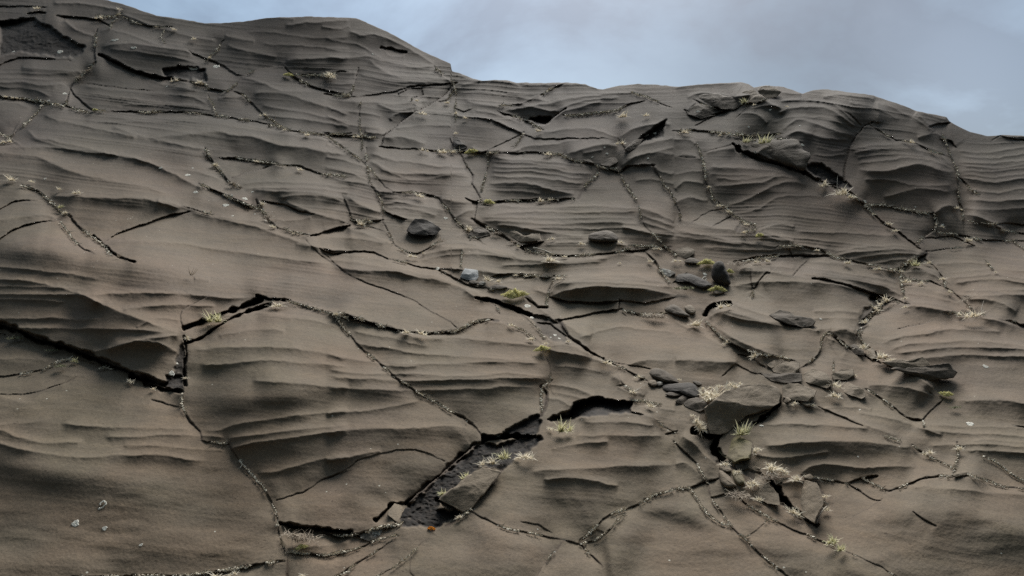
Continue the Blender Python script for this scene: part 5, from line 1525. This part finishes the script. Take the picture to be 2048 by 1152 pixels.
for ln in PLANTS.strip().splitlines():
    fr, *its = ln.split()
    for it in its:
        kind = 'straw'
        if it[-1] in CODE: kind = CODE[it[-1]]; it = it[:-1]
        x, y, wz = [float(q) for q in it.split(',')]
        u, v = loc(fr, x, y); wpx = wz / FR[fr][2] * (1.25 if kind in ('straw', 'green') else 1.12)
        vb = v + wpx * (0.16 if kind != 'moss' else 0.12)
        ds = [float(depth(u + a * wpx, vb + b)) for a in (-0.3, 0, 0.3) for b in (-2, 2)]
        yb = sorted(ds)[0] * (1 - 0.2 * wpx / F_PX)
        p = wpos(u, vb, yb)
        o = bpy.data.objects.new(NM[kind], RND.choice(PM[kind])); COL.objects.link(o)
        s_ = wpx * yb / F_PX
        o.location = p
        n = ground_normal(u, vb, 12)
        tilt = Vector((0, 0, 1)).lerp(n, 0.55 if kind != 'twig' else 0.1).normalized()
        q = tilt.to_track_quat('Z', 'Y').to_matrix().to_4x4() if False else Vector((0, 0, 1)).rotation_difference(tilt).to_matrix().to_4x4()
        ang = RND.uniform(-0.5, 0.5) + (math.pi if RND.random() < 0.5 else 0)
        if kind == 'twig': ang = 0
        o.rotation_euler = (q @ Matrix.Rotation(ang, 4, 'Z')).to_euler()
        o.scale = (s_, s_, s_ * RND.uniform(0.85, 1.15))
        size = 'tiny' if wpx < 17 else 'small' if wpx < 26 else 'broad' if wpx > 40 else ''
        a_, n_, c_ = KN[kind]
        o['category'] = c_
        o['group'] = {'straw': 'dry straw tufts in the cracks', 'green': 'greenish grass tufts in the cracks', 'brown': 'clumps of dead roots', 'grey': 'grey-green sprig patches', 'moss': 'moss cushions', 'twig': 'bare twigs on the rock'}[kind]
        register(o, u, v, (size + ' ' + a_).strip(), n_, n_ + 's')

# lichen crusts: thin raised discs lying on the rock
lm, N, L, b = new_mat('white_lichen')
tc = N.new('ShaderNodeTexCoord')
L.new(ramp(N, L, noise(N, L, tc.outputs['Object'], 3.5, 5, 0.7), [(0.3, (0.50, 0.47, 0.38)), (0.45, (0.80, 0.77, 0.67)), (0.75, (0.84, 0.81, 0.73))]), b.inputs['Base Color'])
def lichen_mesh(seed, ring=False):
    rr = random.Random(seed); NA = 26; bm = bmesh.new(); ph = [rr.uniform(0, 6.28) for _ in range(4)]
    rad = [0.5 * (0.82 + 0.13 * math.sin(2 * a + ph[0]) + 0.10 * math.sin(3 * a + ph[1]) + 0.06 * math.sin(7 * a + ph[2]) + rr.uniform(-0.04, 0.04)) for a in [i / NA * 6.283 for i in range(NA)]]
    rows = []
    inner = 0.55 if ring else 0.0
    for (s, z) in ((1.0, -0.04), (0.97, 0.03), (0.75, 0.055), (max(0.4, inner + 0.08), 0.05), (max(0.03, inner), 0.045 if not ring else -0.04)):
        rows.append([bm.verts.new((math.cos(i / NA * 6.283) * rad[i] * s, math.sin(i / NA * 6.283) * rad[i] * s, z * (1 + rr.uniform(-0.3, 0.3)))) for i in range(NA)])
    for r0_, r1_ in zip(rows[:-1], rows[1:]):
        for i in range(NA):
            j = (i + 1) % NA
            if ring and (i in (3, 4, 5, 6)): continue
            bm.faces.new((r0_[i], r0_[j], r1_[j], r1_[i]))
    if not ring: bm.faces.new(rows[-1])
    me = bpy.data.meshes.new('lichen'); bm.to_mesh(me); bm.free(); me.materials.append(lm); return me
LM = [lichen_mesh(i) for i in range(5)]; LR = lichen_mesh(9, True)
LICHENS = """
G 590,742,46r 435,850,46 603,878,28 812,973,20
H 1000,340,40 1225,883,9
A 662,232,36 810,138,14 372,540,26 770,276,30 1110,392,46 1245,385,40 258,1030,16 925,968,22 1080,1010,34 1110,968,14 960,498,12 280,580,16 345,608,20 1330,1135,26 78,298,18 345,300,40
D 1325,70,36 1127,42,26 990,1085,34 1410,80,34 1300,118,36 1453,40,16 1478,135,22 1340,178,14 1468,168,12 1530,205,16 1020,1028,14
E 645,482,34 695,192,24 1165,700,40 1192,765,30 1285,770,44 1325,866,24 1350,885,16 1300,878,14
I 503,286,18 540,235,26r 1070,195,12 1705,278,44 1060,465,10 1885,1022,10
F 845,685,14 1795,960,30 1545,147,20 1390,40,10 175,425,18
C 725,438,16 740,547,20 470,590,16 1100,873,22 140,355,22 555,345,14 430,443,12 360,467,10
B 275,312,16 1855,782,34 1900,768,26 1610,850,12 1625,885,16 1540,905,10 1860,912,14 1805,945,10
L 1045,745,110r 1060,665,70
"""
for ln in LICHENS.strip().splitlines():
    fr, *its = ln.split()
    for it in its:
        ring = it.endswith('r'); it = it.rstrip('r')
        x, y, wz = [float(q) for q in it.split(',')]
        u, v = loc(fr, x, y); wpx = max(3.2, wz / FR[fr][2])
        yb = float(depth(u, v)) * (1 - 0.5 / F_PX)
        o = bpy.data.objects.new('lichen_patch', LR if ring else RND.choice(LM)); COL.objects.link(o)
        n = ground_normal(u, v, max(4, wpx * 0.5))
        # stones may stand in front of the rock here: rest the crust on whatever is hit first
        ray = wpos(u, v, 1.0) - cam.location; ray.normalize(); hitd = None
        for so in STONES:
            lo_ = so.location - cam.location
            if (lo_ - ray * lo_.dot(ray)).length > 3: continue
            ok, hp, hn, _ = so.ray_cast(cam.location - so.location, ray)
            if ok:
                d_ = (hp + so.location - cam.location).length
                if hitd is None or d_ < hitd[0]: hitd = (d_, hp + so.location, hn)
        p = wpos(u, v, yb)
        if hitd and hitd[0] < (p - cam.location).length: p, n = hitd[1], hitd[2]
        yb = (p - cam.location).dot(Vector((0, 1, 0)))
        s_ = wpx * yb / F_PX
        n = (n + Vector((0, -0.35, 0.1))).normalized()
        o.location = p + n * 0.02 * s_
        q = Vector((0, 0, 1)).rotation_difference(n).to_matrix().to_4x4()
        o.rotation_euler = (q @ Matrix.Rotation(RND.uniform(0, 6), 4, 'Z')).to_euler()
        asp = RND.uniform(1.0, 1.5)
        o.scale = (s_, s_ * asp, s_)
        o['category'] = 'lichen'; o['group'] = 'white lichen patches'
        register(o, u, v, ('ring-shaped ' if ring else 'tiny ' if wpx < 5 else 'large ' if wpx > 12 else 'small ') + 'white lichen', 'spot', 'spots')

# labels: tell the look-alikes apart by where they sit
from collections import defaultdict
grp = defaultdict(list)
for it in ITEMS: grp[(it[1], it[2], it[3])].append(it)
ORD = ['leftmost'] + [q + ' from left' for q in 'second third fourth fifth sixth seventh eighth ninth tenth eleventh twelfth'.split()]
for (adj, noun, where), L_ in grp.items():
    if len(L_) == 1: L_[0][0]['label'] = f'{adj} {noun} {where}'; continue
    L_.sort(key=lambda q: q[4])
    for i, q in enumerate(L_):
        wd_ = ('left-hand', 'right-hand')[i] if len(L_) == 2 else (ORD[i] if i < len(L_) - 1 else 'rightmost')
        q[0]['label'] = f'{wd_} {adj} {noun} {where}'

# sticks and the fallen leaf
def stick(name, pts, wpx, mat, label, cat, lift=1.5):
    P = np.array(pts, float)
    P = catmull(P, 5); V = []; Fq = []; k = 7
    co = [wpos(u, v, float(depth(u, v)) * (1 - (lift) / F_PX)) for u, v in P]
    # keep the stick stiff: smooth its depth
    ys = np.array([c.y for c in co]); ys = np.linspace(ys[0], ys[-1], len(ys)) * 0.7 + ys.min() * 0.3
    co = [wpos(u, v, float(y)) for (u, v), y in zip(P, ys)]
    org = co[0].copy()
    for i, c in enumerate(co):
        d = (co[min(i + 1, len(co) - 1)] - co[max(i - 1, 0)]).normalized(); a = d.cross(Vector((0, 0, 1))).normalized(); b_ = a.cross(d)
        t = i / (len(co) - 1); r = wpx * c.y / F_PX * 0.5 * (1 - 0.6 * t) * RND.uniform(0.85, 1.15)
        for j in range(k):
            an = j / k * 6.283; V.append(c - org + a * math.cos(an) * r + b_ * math.sin(an) * r)
    for i in range(len(co) - 1):
        for j in range(k): Fq.append((i * k + j, i * k + (j + 1) % k, (i + 1) * k + (j + 1) % k, (i + 1) * k + j))
    Fq.append(tuple(range(k))[::-1]); Fq.append(tuple((len(co) - 1) * k + j for j in range(k)))
    me = bpy.data.meshes.new(name); me.from_pydata([tuple(v) for v in V], [], Fq); me.materials.append(mat)
    o = bpy.data.objects.new(name, me); o.location = org; COL.objects.link(o); o['label'] = label; o['category'] = cat
wm_, N, L, b = new_mat('bleached_wood'); tc = N.new('ShaderNodeTexCoord')
L.new(ramp(N, L, noise(N, L, tc.outputs['Object'], 20, 4), [(0.3, (0.35, 0.31, 0.25)), (0.7, (0.62, 0.58, 0.50))]), b.inputs['Base Color'])
stick('driftwood_stick', [loc('E', 1200, 362), loc('E', 1245, 372), loc('E', 1290, 388), loc('E', 1320, 400)], 3.6, wm_, 'bleached white stick lying on straw below the rounded slab at centre', 'stick')
stick('dry_stalk', [loc('J', 330, 692), loc('J', 380, 655), loc('J', 445, 612)], 1.6, wm_, 'thin pale stalk sticking out left of the dark oval cobbles', 'stalk')
stick('dry_stalk', [loc('I', 1210, 345), loc('I', 1260, 355), loc('I', 1300, 368), loc('I', 1312, 380)], 2.6, wm_, 'pale root strand on the striped slab right of the big tilted block', 'root')
stick('dry_stalk', [loc('I', 880, 750), loc('I', 845, 790), loc('I', 822, 850)], 2.0, wm_, 'pale root strand hanging down the crack right of the rounded block', 'root')
stick('dry_stalk', [loc('H', 905, 460), loc('H', 960, 520), loc('H', 1010, 528), loc('H', 1070, 500)], 1.5, wm_, 'long bent straw stalk across the upper end of the fallen slab', 'stalk')
stick('dry_stalk', [loc('F', 1770, 640), loc('F', 1775, 610), loc('F', 1785, 580)], 1.2, wm_, 'upright thin stalk in the lower right-hand grass', 'stalk', 4)
stick('dry_stalk', [loc('C', 940, 800), loc('C', 940, 760), loc('C', 942, 725)], 1.2, wm_, 'upright brown stalk beside the tall narrow cleft', 'stalk', 4)
fm, N, L, b = new_mat('orange_leaf'); tc = N.new('ShaderNodeTexCoord')
L.new(ramp(N, L, noise(N, L, tc.outputs['Object'], 30, 3), [(0.35, (0.55, 0.27, 0.07)), (0.65, (0.75, 0.52, 0.20))]), b.inputs['Base Color'])
u, v = loc('H', 612, 880); y = float(depth(u, v)) * 0.998; px = y / F_PX
bm = bmesh.new(); top = []
lp = [(-8, 1), (-5, 5), (0, 6), (6, 4), (9, 0), (6, -5), (1, -6), (-5, -4)]
vt = [bm.verts.new((a * px, -b_ * 0.4 * px + 0.5 * px * math.sin(a), b_ * px)) for a, b_ in lp]; bm.faces.new(vt)
ext_ = bmesh.ops.solidify(bm, geom=list(bm.faces), thickness=0.4 * px)
me = bpy.data.meshes.new('fallen_leaf'); bm.to_mesh(me); bm.free(); me.materials.append(fm)
o = bpy.data.objects.new('fallen_leaf', me); o.location = wpos(u, v, y); COL.objects.link(o)
o['label'] = 'single orange leaf at the lower end of the big black fissure'; o['category'] = 'leaf'

# crack litter: grit, root fibres and dead grass crumbs along the joints
cmx, N, L, b = new_mat('crack_litter')
L.new(ramp(N, L, attr(N, 'shade'), [(0.0, (0.06, 0.045, 0.034)), (0.35, (0.34, 0.28, 0.21)), (0.65, (0.62, 0.56, 0.45)), (1.0, (0.86, 0.81, 0.69))]), b.inputs['Base Color'])
V = []; Fq = []; sh = []
lr = random.Random(5)
OCT = [(1, 0, 0), (-1, 0, 0), (0, 1, 0), (0, -1, 0), (0, 0, 1), (0, 0, -1)]
OF = [(0, 2, 4), (2, 1, 4), (1, 3, 4), (3, 0, 4), (2, 0, 5), (1, 2, 5), (3, 1, 5), (0, 3, 5)]
for kind, opt, P in LINES:
    if kind not in 'hkKF' or not opt['f']: continue
    wbase = {'h': 1.2, 'k': 2.0, 'K': 3.0, 'F': 5.0}[kind]
    if opt['w']: wbase = max(wbase, opt['w'] * 0.5)
    seg = np.hypot(*(P[1:] - P[:-1]).T); cum = np.concatenate([[0], np.cumsum(seg)]); T = cum[-1]
    s = 0.0; ph = lr.uniform(0, 99)
    while s < T:
        i = min(len(seg) - 1, int(np.searchsorted(cum, s) - 1) if s > 0 else 0); t = (s - cum[i]) / max(seg[i], 1e-6)
        p = P[i] + (P[i + 1] - P[i]) * t; d = (P[i + 1] - P[i]) / max(seg[i], 1e-6); nn = np.array([-d[1], d[0]])
        dens = float(lattice_noise(np.array([s / 22 + ph]), np.array([ph]), 77)[0])
        s += lr.uniform(0.4, 1.1) * (1.0 if dens > 0 else 2.6)
        if dens < -0.12: continue
        c = p + nn * lr.gauss(0, 0.42 * wbase) + d * lr.uniform(-1, 1)
        uu, vv = np.array([c[0]]), np.array([c[1]])
        for _ in range(2):
            wx, wy = warp(uu, vv); uu, vv = uu - (wx - c[0]), vv - (wy - c[1])
        u, v = float(uu[0]), float(vv[0])
        if v < float(ridge(u)) + 2: continue
        yb = min(float(depth(u + a, v + b_)) for a in (-3.5, 0, 3.5) for b_ in (-2.5, 2.5))
        yb = yb * (1 - 1.6 / F_PX); px = yb / F_PX
        q = wpos(u, v, yb); shade = min(1, max(0, lr.gauss(0.6 + 0.35 * dens, 0.28)))
        if lr.random() < 0.62:
            r = (0.5 + 1.3 * lr.random() ** 2) * (1.0 + 0.2 * wbase) * px; b0 = len(V)
            M_ = Matrix.Rotation(lr.uniform(0, 6), 3, (lr.random(), lr.random(), lr.random() + .1))
            for o_ in OCT: V.append(q + M_ @ Vector((o_[0] * r * 1.5, o_[1] * r, o_[2] * r * 0.8)) * lr.uniform(0.75, 1.2)); sh.append(shade)
            for f in OF: Fq.append(tuple(b0 + k for k in f))
        else:
            dv = Vector((d[0] + lr.uniform(-.8, .8), lr.uniform(-.5, .5), -d[1] + lr.uniform(-.4, .8)))
            strip(V, Fq, sh, q, dv, Vector((0, -1, 0.3)), lr.uniform(4, 13) * px, 1.7 * px, lr.uniform(-0.5, 1), 3, lr.uniform(-2, 2), min(1, shade + 0.25))
me = bpy.data.meshes.new('crack_litter'); me.from_pydata([tuple(v) for v in V], [], Fq)
at = me.attributes.new('shade', 'FLOAT', 'POINT'); at.data.foreach_set('value', np.array(sh, np.float32)); me.materials.append(cmx)
o = bpy.data.objects.new('crack_litter', me); COL.objects.link(o); o['kind'] = 'stuff'
o['label'] = 'pale grit, root fibres and dead grass crumbs filling the joints of the rock'; o['category'] = 'litter'
print('litter verts', len(V), 'plants/lichens', len(ITEMS))
